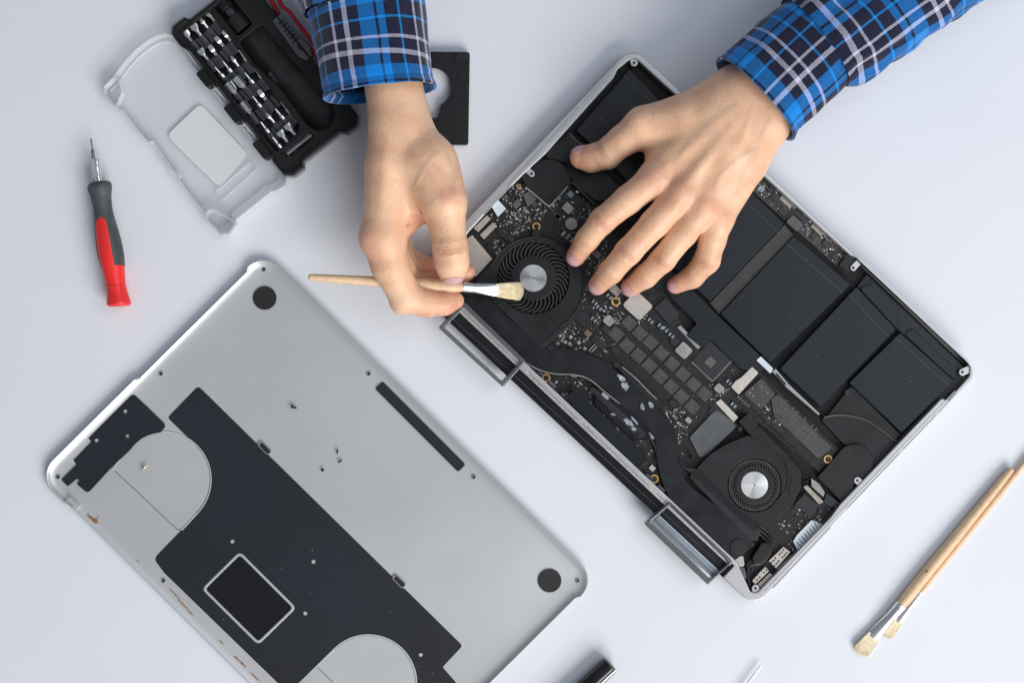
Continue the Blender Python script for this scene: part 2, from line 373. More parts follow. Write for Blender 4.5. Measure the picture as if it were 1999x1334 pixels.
# plate around upper left battery
prism('side_plate', rnd(z1b((870, 600), (905, 620), (960, 690), (1060, 800), (1150, 900), (1350, 1100), (1300, 1180), (1140, 1040), (1040, 1040), (895, 920), (870, 860), (850, 790), (720, 760), (715, 730)), 4, 3), Z0, .0122, 'black', LAP, bev=.0006)
tube('raised_rim', [W(x, y, .0123) for x, y in bez(z1b((870, 600), (930, 660), (1000, 700)), 5)], .0010, 'grey_tape', LAP, 8)
tube('raised_rim', [W(x, y, .0123) for x, y in bez([(1201, 324), (1214, 338), (1226, 352)], 5)], .0010, 'grey_tape', LAP, 8)

# ---- logic board
LB_POLY = [(975, 395), (1035, 345), (1075, 400), (1110, 365), (1170, 420), (1215, 480), (1300, 575), (1345, 660), (1372, 680), (1390, 665), (1450, 725), (1485, 728),
           (1640, 880), (1600, 925), (1500, 840), (1440, 800), (1380, 870), (1420, 900), (1330, 930), (1300, 1000), (1235, 925), (1040, 720), (905, 600), (880, 560), (905, 470)]
LB = prism('logic_board', LB_POLY, Z0, .0097, 'pcb', LAP, bev=0)
LB2 = prism('io_board', z5((880, 770), (1150, 500), (1240, 480), (1420, 590), (1400, 640), (1110, 930), (1060, 900), (880, 1180), (790, 1130), (760, 1000), (860, 830)), Z0, .0097, 'pcb', LAP, bev=0)
BB = prism('battery_board', z8((150, 20), (1080, 860), (1340, 1090), (1220, 1310), (30, 250)), Z0, .0102, 'pcb_brown', LAP, bev=0)
ZB = .0097
# memory chips
for x, y in ((595, 303), (665, 370), (735, 430), (805, 500), (875, 570), (945, 637), (1015, 703), (1085, 765),
             (510, 375), (580, 450), (655, 515), (727, 582), (797, 650), (868, 718), (935, 783), (1005, 848)):
    cx, cy = z3((x, y))[0]
    c = prism('memory_chip', rect(cx, cy, 25.5, 23), ZB, .0109, 'chip', LB, bev=.00015)
Rc = random.Random(9); cm = []
for x, y in ((595, 303), (665, 370), (735, 430), (805, 500), (875, 570), (945, 637), (1015, 703), (1085, 765),
             (510, 375), (580, 450), (655, 515), (727, 582), (797, 650), (868, 718), (935, 783), (1005, 848)):
    cx, cy = z3((x, y))[0]
    for k in range(3):
        ln = Rc.uniform(6, 13); o_ = (k - 1) * 4.2 - 1
        cm.append(rect(cx + o_*V.x + (ln/2 - 6)*U.x, cy + o_*V.y + (ln/2 - 6)*U.y, ln, 1.3))
    cm.append(circ(cx - 8*U.x - 7*V.x, cy - 8*U.y - 7*V.y, 1.0, 8))
prisms('chip_marking', cm, .01085, .01096, 'grey_tape', LB)
# processor bridge chip
cx, cy = z3((1130, 555))[0]
cpu = prism('controller_chip', rect(cx, cy, 58, 56), ZB, .0105, 'chipdark', LB, bev=.0002)
prism('chip_frame', band([rect(cx, cy, 56, 54)[i] for i in (1, 2)], 1.4), .0104, .0106, 'grey_part', LB, bev=0)
prism('chip_frame', band([rect(cx, cy, 56, 54)[i] for i in (2, 3)], 1.2), .0104, .0106, 'grey_part', LB, bev=0)
# (depth limit: the die sits beside the chip as a part of the board)
prism('chip_die', rect(cx - 2, cy + 1, 17, 17), .0104, .0110, 'die', LB, bev=.0001)
# big named parts on the board: (polygon, z, material, name)
def bp(name, poly, zt, m, parent=LB, bev=.0003): return prism(name, poly, ZB, zt, m, parent, bev=bev)
sx, sy = z3((650, 190))[0]
bp('grey_shield', rnd(rect(sx, sy, 46, 40), 7, 4), .0124, 'shield')
bp('inductor', rnd(rect(*z3((462, 287))[0], 20, 18), 5, 2), .0128, 'grey_part')
bp('inductor', rnd(rect(*z3((950, 482))[0], 27, 25), 4, 2), .0128, 'grey_part')
bp('inductor', rnd(rect(*z3((1180, 730))[0], 17, 16), 4, 2), .0124, 'grey_part')
bp('inductor', rnd(rect(*z3((980, 937))[0], 12, 10), 2, 2), .0118, 'grey_part')
bp('inductor', rnd(rect(*z1b((862, 1088))[0], 20, 17), 3, 2), .0124, 'grey_part')
bp('inductor', circ(*z1b((885, 1190))[0], 12, 20), .0124, 'grey_part')
bp('inductor', rect(*z3((745, 1250))[0], 11, 10), .0115, 'shield')
bp('inductor', rnd(rect(*z3((505, 90))[0], 22, 16), 3, 2), .0122, 'grey_part')
bp('connector', rnd(z4((590, 520), (620, 480), (655, 460), (728, 388), (770, 428), (640, 570)), 2, 2), .0132, 'shield')
bp('connector', rnd(z4((488, 622), (525, 600), (638, 718), (607, 750)), 2, 2), .0126, 'shield')
bp('dark_shield', rnd(z4((320, 850), (470, 690), (500, 670), (600, 745), (625, 780), (430, 965), (385, 980)), 3, 2), .0117, 'grey_tape')
bp('connector_cover', rnd(z3((755, 205), (830, 140), (925, 245), (850, 310)), 3, 2), .0122, 'chipdark')
bp('flex_connector', z3((905, 330), (930, 320), (1065, 455), (1040, 475)), .0112, 'alu_dark')
bp('connector_base', rnd(z3((1100, 885), (1150, 830), (1310, 975), (1250, 1000)), 3, 2), .0105, 'chipdark')
bp('plated_opening', z2((200, 160), (240, 130), (370, 285), (265, 400), (200, 380)), .0112, 'shield')
bp('port_shell', z2((248, 85), (335, 0), (360, 25), (280, 110)), .0118, 'shield')
bp('port_shell', z2((288, 128), (375, 45), (400, 70), (315, 158)), .0122, 'shield')
bp('port_shell', z1b((355, 1060), (395, 1020), (460, 1090), (405, 1145)), .0125, 'white_plastic')
bp('cable_pad', z1b((570, 1000), (620, 970), (660, 1030), (600, 1080)), .0118, 'grey_tape')
bp('cable_pad', rnd(z1b((500, 1060), (540, 1020), (560, 1060), (520, 1100)), 3, 2), .0115, 'grey_tape')
for (x, y) in ((450, 1250), (490, 1290), (790, 1135), (640, 1060), (800, 1150)):
    bp('dark_chip', rect(*z1b((x, y))[0], 15, 10), .0112, 'chip')
for (x, y, w, h) in ((425, 110, 16, 12), (465, 140, 14, 14), (950, 690, 26, 12), (820, 660, 14, 30), (350, 210, 10, 8)):
    bp('dark_chip', rect(*z2((x, y))[0], w, h), .0113, 'chipdark')
for (x, y, w, h) in ((300, 270, 34, 16), (890, 425, 16, 16), (500, 480, 16, 12), (440, 345, 18, 12), (880, 830, 16, 12), (400, 430, 34, 15), (590, 860, 8, 8)):
    bp('dark_chip', rect(*z3((x, y))[0], w, h), .0114, 'chipdark')
for pts in (((395, 380), (415, 400)),): pass
bp('contact_bar', band(z3((330, 485), (420, 395)), 2), .0105, 'grey_part'); bp('contact_bar', band(z3((345, 495), (432, 408)), 2), .0105, 'grey_part')
for x, y in ((370, 170), (400, 205), (365, 280), (465, 130), (735, 290), (800, 325), (870, 385), (1245, 690), (1275, 840), (830, 345)):
    c = bp('marked_component', rnd(rect(*z3((x, y))[0], 15, 9), 1.5, 2), .0112, 'chipdark', LB, .0002)
    for t in (-4.5, 0, 4.5):
        pass
    prisms('component_end', [rect(z3((x, y))[0][0] + t*U.x, z3((x, y))[0][1] + t*U.y, 3.0, 7) for t in (-4, 3.6)], .01115, .0115, 'blue_smd', c)
for x, y in ((145, 385), (130, 438), (175, 358), (170, 475), (180, 428), (207, 440), (215, 395), (250, 475), (268, 432), (305, 470), (300, 300), (325, 290)):
    bp('solder_pad', rect(*z3((x, y))[0], 6, 6), .0102, 'beige_smd', LB, 0)
bp('component_large', rect(*z3((325, 370))[0], 14, 11), .0118, 'brown_smd')
bp('component_large', rect(*z2((1050, 255))[0], 16, 12), .0118, 'brown_smd')
for i in range(3): bp('brown_capacitor', rect(*z9((1405 + 60*i, 885 + 45*i))[0], 6, 12), .0116, 'beige_smd')
prism('white_mark', rect(*z9((1500, 345))[0], 11, 10), ZB, .0099, 'blue_smd', LB, bev=0)
for x, y, r in ((1202, 589, 9), (1066, 738, 8.5), (1277, 936, 9), (1047, 442, 8)): screw(x, y, .0108, 3.6, r, LB if False else LAP)
screw(*z3((910, 1083))[0], .0104, 1.5, 3.5); screw(*z9((795, 235))[0], .0104, 1.5, 4)
for x, y in ((1075, 818),): pass
# scattered surface mount parts
named = [(list(o.bound_box), o) for o in LB.children]
boxes = []
for o in LB.children:
    me = o.data; co = np.array([v.co for v in me.vertices]); boxes.append((co[:, 0].min(), co[:, 0].max(), co[:, 1].min(), co[:, 1].max()))
def scatter(poly, n, parent, seed, zt=ZB, avoid=(), big=1.0, indiv=0, org=None):
    n = int(n * 1.25)
    R = random.Random(seed); xs = [p[0] for p in poly]; ys = [p[1] for p in poly]
    out = []; tries = 0; used = {}
    o0 = ORG[parent.name]
    while len(out) < n and tries < n * 60:
        tries += 1
        # clusters and rows rather than an even sprinkle
        x, y = R.uniform(min(xs), max(xs)), R.uniform(min(ys), max(ys))
        k = R.choice((1, 1, 2, 3, 4, 5)); d = U if R.random() < .5 else V
        w, h = R.choice(((3, 1.6), (4.2, 2.2), (2.2, 1.2), (5.5, 3.0), (2.4, 2.4)));
        w *= big; h *= big; st = (h if d is U else w) + 1.6
        a = ANG if d is V else ANG + 90
        for q in range(k):
            px, py = x + d.x * st * q, y + d.y * st * q
            if not inside((px, py), poly): continue
            if any(inside((px, py), av) for av in avoid): continue
            wpt = W(px, py, zt) - o0
            if any(b[0] - .0006 < wpt.x < b[1] + .0006 and b[2] - .0006 < wpt.y < b[3] + .0006 and abs((wpt.x-(b[0]+b[1])/2)) + abs(wpt.y-(b[2]+b[3])/2) < .62*max(b[1]-b[0], b[3]-b[2]) + .001 for b in boxes): continue
            key = (round(px / 3.2), round(py / 3.2))
            if key in used: continue
            used[key] = 1
            m = R.choices(('chipdark', 'brown_smd', 'beige_smd', 'solder', 'chip', 'blue_smd'), (6, 2.6, 2.2, 2.0, 4, .5))[0]
            out.append((px, py, w, h, a, m))
    out.sort(key=lambda t: -t[2] * t[3])
    for t in out[:indiv]:
        prism('surface_component', rect(t[0], t[1], t[2], t[3], t[4]), zt - .0002, zt + .0007, t[5], parent, bev=0)
    bym = {}
    bm = bmesh.new(); mats = []
    for t in out[indiv:]:
        if t[5] not in mats: mats.append(t[5])
        n0 = len(bm.faces); bm_prism(bm, rect(t[0], t[1], t[2], t[3], t[4]), zt - .0002, zt + .0005)
        bm.faces.ensure_lookup_table()
        for f in bm.faces[n0:]: f.material_index = mats.index(t[5])
    if mats:
        o = link('small_components', fin(bm), mats[0], parent, smooth=False)
        for mm in mats[1:]: o.data.materials.append(M[mm])
        o['kind'] = 'stuff'
FAN1 = rnd([(1054, 680), (961, 588), (926, 550), (965, 505), (990, 478), (1020, 463), (1050, 459), (1085, 467), (1118, 490), (1138, 520), (1144, 550), (1138, 590), (1122, 622), (1100, 650)], 8, 3)
FAN2 = rnd([(1357, 917), (1385, 888), (1420, 866), (1460, 850), (1490, 862), (1530, 890), (1556, 922), (1565, 950), (1550, 982), (1491, 1038), (1478, 1030)], 8, 3)
av = [FAN1, FAN2]
scatter(z1b((430, 1000), (520, 900), (600, 960), (740, 1090), (680, 1170), (560, 1260), (470, 1330), (330, 1100)), 300, LB, 1, indiv=50, avoid=av)
scatter(z3((120, 420), (300, 180), (560, 100), (700, 300), (600, 330), (430, 520), (330, 510)), 170, LB, 2, indiv=18, avoid=av)
scatter(z3((700, 250), (930, 330), (1040, 480), (900, 560), (640, 260)), 110, LB, 3, indiv=8)
scatter(z3((1130, 640), (1270, 560), (1290, 700), (1130, 850), (1100, 760)), 60, LB, 4)
scatter(z3((430, 560), (560, 560), (960, 880), (1030, 960), (900, 1080), (800, 900)), 130, LB, 5)
scatter(z3((100, 660), (250, 620), (900, 1250), (760, 1260)), 90, LB, 6)
scatter(z1b((740, 1060), (900, 950), (1050, 1100), (900, 1290), (760, 1180)), 80, LB, 7, avoid=av)
scatter(z2((950, 200), (1100, 120), (1250, 480), (1000, 560), (960, 400)), 110, LB, 8, avoid=av)
scatter(z2((200, 130), (330, 180), (450, 130), (500, 180), (360, 300)), 60, LB, 9, avoid=av)
scatter([(905, 470), (1300, 575), (1345, 660), (1440, 800), (1330, 930), (1235, 925), (1040, 720)], 220, LB, 10, avoid=av)
scatter(z5((900, 800), (1150, 520), (1400, 600), (1080, 880)), 80, LB2, 11, big=.8, indiv=12)
scatter(z7((640, 560), (1060, 170), (1110, 250), (740, 420), (720, 640)), 70, LB2, 12, big=.8)
scatter(z8((150, 60), (1080, 900), (1250, 1100), (1100, 1180), (60, 220)), 230, BB, 13, zt=.0102, indiv=30)
# battery board parts
for (a, b, w, h) in ((485, 395, 28, 13), (870, 745, 28, 12)):
    c = prism('board_connector', rect(*z8((a, b))[0], w, h), .0100, .0118, 'beige_smd', BB, bev=.0002)
    prisms('contact_row', [rect(z8((a, b))[0][0] + (i-4)*2.9*U.x - 1.5*V.x, z8((a, b))[0][1] + (i-4)*2.9*U.y - 1.5*V.y, 1.1, 5) for i in range(9)], .0117, .0119, 'void', c)
for (a, b, w, h) in ((165, 245, 12, 10),): prism('board_chip', rect(*z8((a, b))[0], w, h), .0100, .0114, 'blue_smd', BB, bev=.0002)
for (a, b, w, h) in ((295, 250, 12, 15), (440, 525, 16, 13), (340, 350, 14, 14), (640, 570, 22, 10), (975, 930, 15, 13), (1085, 1085, 11, 11), (820, 820, 10, 12), (700, 640, 8, 10)):
    prism('board_chip', rect(*z8((a, b))[0], w, h), .0100, .0116, 'chipdark', BB, bev=.0002)
prism('copper_pad', rect(*z8((775, 800))[0], 16, 10), .0100, .0104, 'brown_smd', BB, bev=0)
for a, b in ((235, 150), (1110, 960)): prism('board_notch', circ(*z8((a, b))[0], 6, 16), .0100, .0104, 'void', BB, bev=0)
prism('end_cap', rnd(z8((1190, 1100), (1250, 1040), (1345, 1120), (1330, 1180), (1240, 1290), (1120, 1200)), 3, 3), .0100, .0140, 'black', LAP, bev=.0008)
# ---- solid state storage module
SSD = prism('storage_module', rnd(z4((645, 580), (790, 450), (1290, 925), (1160, 1070)), 3, 2), .0095, .0112, 'pcb', LAP, bev=.0001)
prism('storage_chip', rnd(z4((672, 565), (790, 460), (880, 568), (782, 668)), 4, 2), .0111, .0126, 'chip', SSD, bev=.0004)
prism('storage_chip', rnd(z4((850, 600), (900, 565), (1250, 915), (1160, 990), (870, 715)), 4, 2), .0111, .0129, 'chip', SSD, bev=.0005)
marks = []
Rm = random.Random(3)
for i in range(11):
    for j in range(3):
        if Rm.random() < .8:
            t = i / 11; bx, by = 905 + 270*t + j*28 - 14, 640 + 250*t - j*26 + 26
            marks.append(rect(*z4((bx, by))[0], 2.6, 5.5 + 2*Rm.random(), ANG))
prisms('storage_marking', marks, .0128, .01292, 'grey_tape', SSD)
prisms('storage_marking', [rect(*z4((x, y))[0], 3, 2) for x, y in ((715, 560), (735, 580), (790, 520), (830, 560), (775, 635), (730, 530))], .0125, .01262, 'grey_part', SSD)
scatter(z4((790, 640), (830, 600), (890, 690), (930, 800), (880, 810), (780, 700)), 40, SSD, 21, zt=.0112)
prisms('edge_contacts', [rect(*z4((640 + 13*i, 585 + 12*i))[0], 1.6, 4) for i in range(6)], .0111, .0114, 'grey_part', SSD)
screw(*z4((1222, 992))[0], .0118, 4, 8.5)
# ---- fans
def fan(poly, c, r_open, r_hub, r_in, nb, curve, tags):
    F = plate('fan', [poly, circ(c[0], c[1], r_open, 64)], .0100, .0146, 'fanblack', LAP, bev=.0006)
    prism('fan_floor', circ(c[0], c[1], r_open + 2, 40), .0092, .0100, 'void', F, bev=0)
    bm = bmesh.new()
    for i in range(nb):
        a = 2 * math.pi * i / nb; path = []
        for k in range(6):
            t = k / 5; rr = r_in + (r_open - 1.5 - r_in) * t; aa = a + curve * t * t
            path.append((c[0] + rr * math.cos(aa), c[1] + rr * math.sin(aa)))
        bm_prism(bm, band(path, 1.6), .0102, .0142)
    imp = link('impeller', fin(bm), 'chip', F)
    plate('impeller_ring', [circ(c[0], c[1], r_in + 1.5, 48), circ(c[0], c[1], r_hub - 1, 48)], .0102, .0143, 'black', F, bev=.0006)
    bmh = bmesh.new(); z = .0150
    ctr = W(c[0], c[1], z)
    rr = r_hub * S(z)
    prof = [(rr, .0128), (rr, .0146), (rr * .97, .01495), (rr * .80, .0150), (.03 * rr, .0150)]
    rings = [[bmh.verts.new((ctr.x + q * math.cos(2*math.pi*k/64), ctr.y + q * math.sin(2*math.pi*k/64), zz)) for k in range(64)] for q, zz in prof]
    for r0, r1 in zip(rings, rings[1:]):
        for k in range(64): bmh.faces.new((r0[k], r0[(k+1) % 64], r1[(k+1) % 64], r1[k]))
    link('fan_hub', fin(bmh), 'hub', F, origin=ctr)
    prism('hub_dot', circ(c[0], c[1], 1.6, 10), .0140, .01504, 'void', F, bev=0)
    return F
F1 = fan(FAN1, (1041, 543), 70, 27, 43, 36, .36, 0)
F2 = fan(FAN2, (1473, 948), 52.5, 27, 37, 44, -.42, 0)
# ridges on the fan housings
tube('fan_ridge', [W(x, y, .0147) for x, y in circ(1045, 557, 94, 30, -160, 60)], .0007, 'fanblack', F1, 8)
tube('fan_ridge', [W(x, y, .0147) for x, y in bez(z4((780, 865), (900, 960), (950, 1050), (950, 1180), (870, 1280)), 6)], .0005, 'fanblack', F2, 8)
prism('fan_arm', rnd(z2((632, 90), (675, 90), (680, 140), (628, 140)), 2, 2), .011, .0150, 'black', F1, bev=.0004)
screw(*z2((655, 120))[0], .0151, 2.6); screw(*z2((330, 388))[0], .0147, 4); screw(*z2((965, 412))[0], .0140, 3); screw(*z2((760, 792))[0], .0140, 3); screw(*z2((745, 870))[0], .0130, 4.5)
prism('fan_bracket', rnd(z2((680, 840), (830, 720), (850, 735), (720, 860), (690, 860)), 2, 2), .011, .0152, 'chipdark', F1, bev=.0004)
prism('fan_tape', rnd(z4((640, 745), (705, 690), (770, 770), (710, 830)), 2, 2), .0110, .0150, 'black', F2, bev=.0003)
prism('fan_cover_band', rnd(z4((705, 830), (770, 775), (960, 960), (1050, 1080), (1045, 1170), (990, 1250), (960, 1210), (985, 1120), (940, 1010), (850, 920)), 6, 3), .0135, .0152, 'fanblack', F2, bev=.0005)
for x, y in ((335, 970), (650, 795), (1080, 1125)): screw(*z4((x, y))[0], .0135, 4.5)
# ---- heat pipe
hp = bez([(905, 570), (935, 605), (985, 655), (1035, 693), (1085, 703), (1135, 710), (1185, 738), (1235, 780), (1280, 820), (1300, 858), (1306, 905), (1320, 950), (1350, 985), (1395, 1022), (1440, 1068), (1452, 1082)], 5)
hw = [60 if i < 13 else 60 - (i-13) * 1.2 if i < 25 else 44 for i in range(len(hp))]
for i in range(len(hp)):
    if i > 55: hw[i] = 44 + min(14, (i-55) * 1.5)
HPo = prism('heat_pipe', band([tuple(p) for p in hp], hw), .0102, .0142, 'pipe', LAP, bev=.0012, seg=3)
tube('pipe_edge_seal', [W(x, y, .0143) for x, y in bez(z2((590, 965), (680, 1010), (780, 1035), (900, 1040), (1000, 1070), (1100, 1150), (1200, 1230)), 5)], .0006, 'grey_part', HPo, 6)
tube('pipe_edge_seal', [W(x, y, .0130) for x, y in bez(z3((460, 790), (600, 910), (700, 1010), (760, 1100), (775, 1180), (800, 1300)), 5)], .0005, 'grey_tape', HPo, 6)
prism('processor_plate', rnd([(1163, 760), (1205, 735), (1295, 805), (1268, 860), (1240, 862), (1160, 790)], 8, 3), .0102, .0136, 'glossblack', LAP, bev=.0008)
bar = prism('clamp_bar', rnd(z3((330, 735), (360, 720), (700, 1020), (690, 1050), (640, 1050)), 3, 2), .0125, .0150, 'chipdark', LAP, bev=.0007)
bar2 = prism('clamp_bar', rnd(z3((490, 570), (520, 560), (780, 800), (850, 870), (820, 885), (700, 800)), 3, 2), .0125, .0152, 'black', LAP, bev=.0007)
tube('clamp_edge', [W(x, y, .0153) for x, y in z3((550, 590), (640, 665), (735, 765), (775, 800))], .0006, 'grey_part', bar2, 6)
for x, y in ((508, 575), (350, 742), (663, 1040), (823, 862), (80, 465)): screw(*z3((x, y))[0], .0152, 5)
# thermal paste smears
Rp = random.Random(5)
for (x, y, a, w, h) in ((548, 665, 40, 22, 9), (565, 710, 60, 20, 12), (735, 835, 50, 15, 8), (440, 780, 45, 18, 7), (590, 950, 40, 20, 10), (630, 940, 50, 22, 4), (490, 900, 20, 10, 5), (680, 850, 70, 12, 8), (625, 995, 10, 10, 6), (740, 1040, 55, 16, 4)):
    cx, cy = z3((x, y))[0]; pts = []
    for k in range(18):
        t = 2*math.pi*k/18; q = 1 + .5*(Rp.random() - .5); ex, ey = w/2*q*math.cos(t), h/2*q*math.sin(t); A = math.radians(a)
        pts.append((cx + ex*math.cos(A) - ey*math.sin(A), cy + ex*math.sin(A) + ey*math.cos(A)))
    prism('paste_smear', pts, .0138, .01535, 'paste', LAP, bev=0)
# foam block, wedges and tabs beside the vent strip
prism('foam_block', rnd(z3((175, 790), (245, 730), (720, 1190), (655, 1262)), 3, 2), .0097, .0150, 'battery', LAP, bev=.0006)
for t in [i / 22 for i in range(1, 22)]:
    if abs(t - .5) < .0: continue
    px, py = 907 + 520*t + 6, 598 + 497*t - 5
    prism('edge_clip', rect(px, py, 17, 6), .0097, .0138, 'grey_tape' if int(t*22) % 2 else 'chip', LAP, bev=.0002)
# lower right: cable run, rubber button, perforated shields
prism('cable_guide', rnd(z5((400, 345), (440, 330), (860, 760), (840, 830), (790, 830), (400, 430), (370, 390)), 4, 3), .0105, .0144, 'chipdark', LAP, bev=.0008)
for k in range(3):
    q = [(300, 270), (340, 330), (430 + 16*k, 400 - 14*k), (700 + 12*k, 660 - 12*k), (880 + 22*k, 810 - 10*k), (930 - 4*k, 900 + 10*k), (860, 990 - 6*k), (790, 1000), (770, 1050 + 4*k), (785, 1140)]
    tube('cable', [W(x, y, .0150 - (.0015 if i > 22 else 0)) for i, (x, y) in enumerate(bez(z5(*q), 6))], .0008, 'chipdark', LAP, 8)
prism('rubber_pad', rnd(z5((865, 845), (920, 840), (945, 900), (870, 985), (815, 990), (800, 950)), 6, 3), .0100, .0152, 'fanblack', LAP, bev=.0012, seg=3)
prism('round_pad', circ(*z5((705, 875))[0], 16, 24), .0125, .0150, 'fanblack', LAP, bev=.0005)
prism('rubber_wedge', rnd(z5((650, 1025), (750, 1010), (765, 1090), (720, 1115), (645, 1060)), 6, 3), .0105, .0150, 'grey_tape', LAP, bev=.001)
def shield(poly, holes):
    s = plate('perforated_shield', [poly] , .0098, .0130, 'shield', LAP, bev=.0003)
    prisms('shield_holes', [circ(x, y, 1.9, 10) for x, y in holes], .0129, .01315, 'void', s)
shield(rnd(z7((400, 775), (595, 590), (690, 660), (500, 880)), 2, 2), z7((598, 633), (572, 660), (546, 688), (638, 670), (612, 697), (585, 725), (492, 743), (466, 771), (440, 800), (533, 780), (507, 808), (480, 835)))
shield(rnd(z7((185, 1035), (355, 845), (410, 905), (225, 1085)), 2, 2), z7((340, 865), (310, 898), (375, 895), (343, 930), (255, 958), (220, 992), (288, 990), (255, 1023)))
prism('port_shell', rnd(z7((510, 885), (700, 695), (740, 730), (550, 930)), 2, 2), .0098, .0122, 'shield', LAP, bev=.0003)
prism('port_shell', rnd(z7((255, 1085), (420, 930), (490, 985), (350, 1165)), 2, 2), .0098, .0122, 'shield', LAP, bev=.0003)
hd = prism('port_comb', rnd(z7((725, 520), (770, 440), (960, 245), (1080, 280), (1145, 340), (800, 680)), 2, 2), .0098, .0124, 'white_plastic', LAP, bev=.0003)
prisms('comb_gap', [band(z7((760 + 34*i, 520 - 36*i), (825 + 30*i, 590 - 36*i)), 1.5) for i in range(9)], .0123, .0126, 'chipdark', hd)
prism('dark_chip', z5((1090, 580), (1160, 510), (1280, 600), (1200, 670)), .0097, .0120, 'chipdark', LAP, bev=.0003)
prism('dark_chip', z5((1310, 500), (1400, 570), (1360, 610), (1290, 570)), .0097, .0120, 'chipdark', LAP, bev=.0003)
prism('flex_connector', rnd(z5((1150, 460), (1180, 450), (1295, 565), (1260, 580)), 2, 2), .0110, .0138, 'beige_smd', LAP, bev=.0004)
prism('flex_cable', z5((1205, 400), (1260, 440), (1300, 500), (1290, 530), (1210, 460)), .0105, .0132, 'grey_part', LAP, bev=.0002)
for x, y in ((385, 250), (1172, 412), (1103, 600), (1268, 628), (1378, 605)): screw(*z5((x, y))[0], .0135, 4)
for x, y in ((1100, 668), (1272, 675), (800, 1035), (1340, 640)): screw(*z5((x, y))[0], .0102, 2.4)
prism('hinge_bracket', rnd(z5((660, 960), (740, 930), (750, 1000), (700, 1020)), 4, 3), .0100, .0140, 'shield', LAP, bev=.0006)
prism('hinge_bracket', rnd(z5((650, 1080), (760, 1110), (770, 1170), (700, 1140)), 4, 3), .0090, .0120, 'shield', LAP, bev=.0006)

# ---- smoky plastic frames clipped over the hinge edge
def clip(label, o, i, zt, panel=None):
    C = empty('plastic_clip', W(*o[0], 0), label, 'plastic clip')
    plate('frame', [rnd(o, 5, 4), rnd(i, 3, 3)], zt - .010, zt, 'smoke_clear', C, bev=.0012)
    if panel: 
        for nm, pp, mm, a, b in panel: prism(nm, pp, a, b, mm, C, bev=.0006)
clip('empty smoky plastic frame hooked over the hinge beside the hand with the brush', [(855, 640), (905, 587), (1028, 706), (982, 757)], [(868, 640), (907, 601), (1016, 706), (979, 744)], .0195)
p = z5((75, 720), (560, 1110), (655, 985), (240, 565))
clip('smoky plastic frame holding a silver strip, clipped over the hinge at the bottom corner', z5((60, 715), (235, 560), (672, 975), (500, 1138)), z5((105, 703), (240, 590), (643, 982), (514, 1095)), .0195,
     [('silver_strip', rnd(z5((120, 700), (165, 655), (585, 1045), (535, 1090)), 2, 2), 'silverpanel', .0105, .0125),
      ('dark_edge', band(z5((110, 725), (520, 1112)), 4), 'smoke', .0122, .0150),
      ('dark_line', band(z5((140, 690), (545, 1070)), 2), 'smoke', .0122, .0130)])
# ================================================================ bottom cover lying inside up
zA = lambda *p: Zs(70, 490, 2.4255, *p)
zB = lambda *p: Zs(70, 880, 2.938, *p)
zC = lambda *p: Zs(500, 700, 2.1044, *p)
CC = Vector(((515 + 727) / 2, (490 + 1562) / 2))   # centre of the cover in pixels
cA, cB, cD = Vector((515, 488)), Vector((1168, 1135)), Vector((70, 930))
cu_ = (cB - cA).normalized(); cv_ = (cD - cA).normalized()
LA, LBn = (cB - cA).length, (cD - cA).length
ZF = .0022
COV = empty('bottom_cover', W(*(cA + cu_*LA/2 + cv_*LBn/2), 0), 'silver aluminium bottom cover lying inside up with charcoal sheets stuck to it', 'laptop cover')
def cover_mesh():
    bm = bmesh.new(); R0 = 46
    def ring(d, z, n=14, notch=True):
        vs = []; r = max(R0 - d, 6)
        cs = [((R0 if r > 6 else d + 6), (R0 if r > 6 else d + 6))]
        o = R0 if R0 - d > 6 else d + 6
        corners = [(o, o, 180), (LA - o, o, 270), (LA - o, LBn - o, 0), (o, LBn - o, 90)]
        q = []
        for (a, b, a0) in corners:
            for k in range(n + 1):
                t = math.radians(a0 + 90 * k / n); q.append((a + r * math.cos(t), b + r * math.sin(t)))
        # straight edges subdivided, so that the cut back vent edges can be stepped
        full = []
        for i in range(len(q)):
            p0, p1 = Vector(q[i]), Vector(q[(i+1) % len(q)]); full.append(p0)
            if (p1 - p0).length > 60:
                m = 60
                for k in range(1, m): full.append(p0.lerp(p1, k / m))
        for p in full:
            a, b = p.x, p.y
            if notch and d < 8:
                if a < 30 and 50 < b < 352: a += 6 - d * .5 if d < 6 else 0
                if a > LA - 30 and 50 < b < 352: a -= 5
                if b > LBn - 30 and 85 < a < LA - 85: b -= 5
            P = cA + cu_ * a + cv_ * b
            vs.append(bm.verts.new(W(P.x, P.y, z)))
        return vs
    prof = [(0, .0052), (.6, .0062), (2.2, .0066), (4.2, .0062), (8, .0046), (13, .0036), (20, .0030), (32, .0026), (50, .0023), (70, ZF)]
    rings = [ring(d, z) for d, z in prof]
    under = [ring(d, z) for d, z in ((0.5, .0044), (5, .0034), (12, .0018), (24, .0006), (70, .0003))]
    for seq in (rings, under[::1]):
        for r0, r1 in zip(seq, seq[1:]):
            for k in range(len(r0)): bm.faces.new((r0[k], r0[(k+1) % len(r0)], r1[(k+1) % len(r0)], r1[k]))
    for k in range(len(rings[0])): bm.faces.new((rings[0][k], under[0][k], under[0][(k+1) % len(rings[0])], rings[0][(k+1) % len(rings[0])]))
    bm.faces.new(rings[-1]); bm.faces.new(under[-1][::-1])
    return fin(bm)
link('cover_shell', cover_mesh(), 'alu_cover', COV, sharp=50)
ZS = ZF + .0001
def sheet(name, outl, m='sticker', z=ZS, th=.0003, parent=COV): return plate(name, outl, z, z + th, m, parent, bev=.00008)
dots = lambda pts, r=4: [circ(x, y, r, 14) for x, y in pts]
arc1 = circ(318, 937, 92, 22, 45, -42)
arc2 = circ(719, 1335, 92, 30, 45, -136)
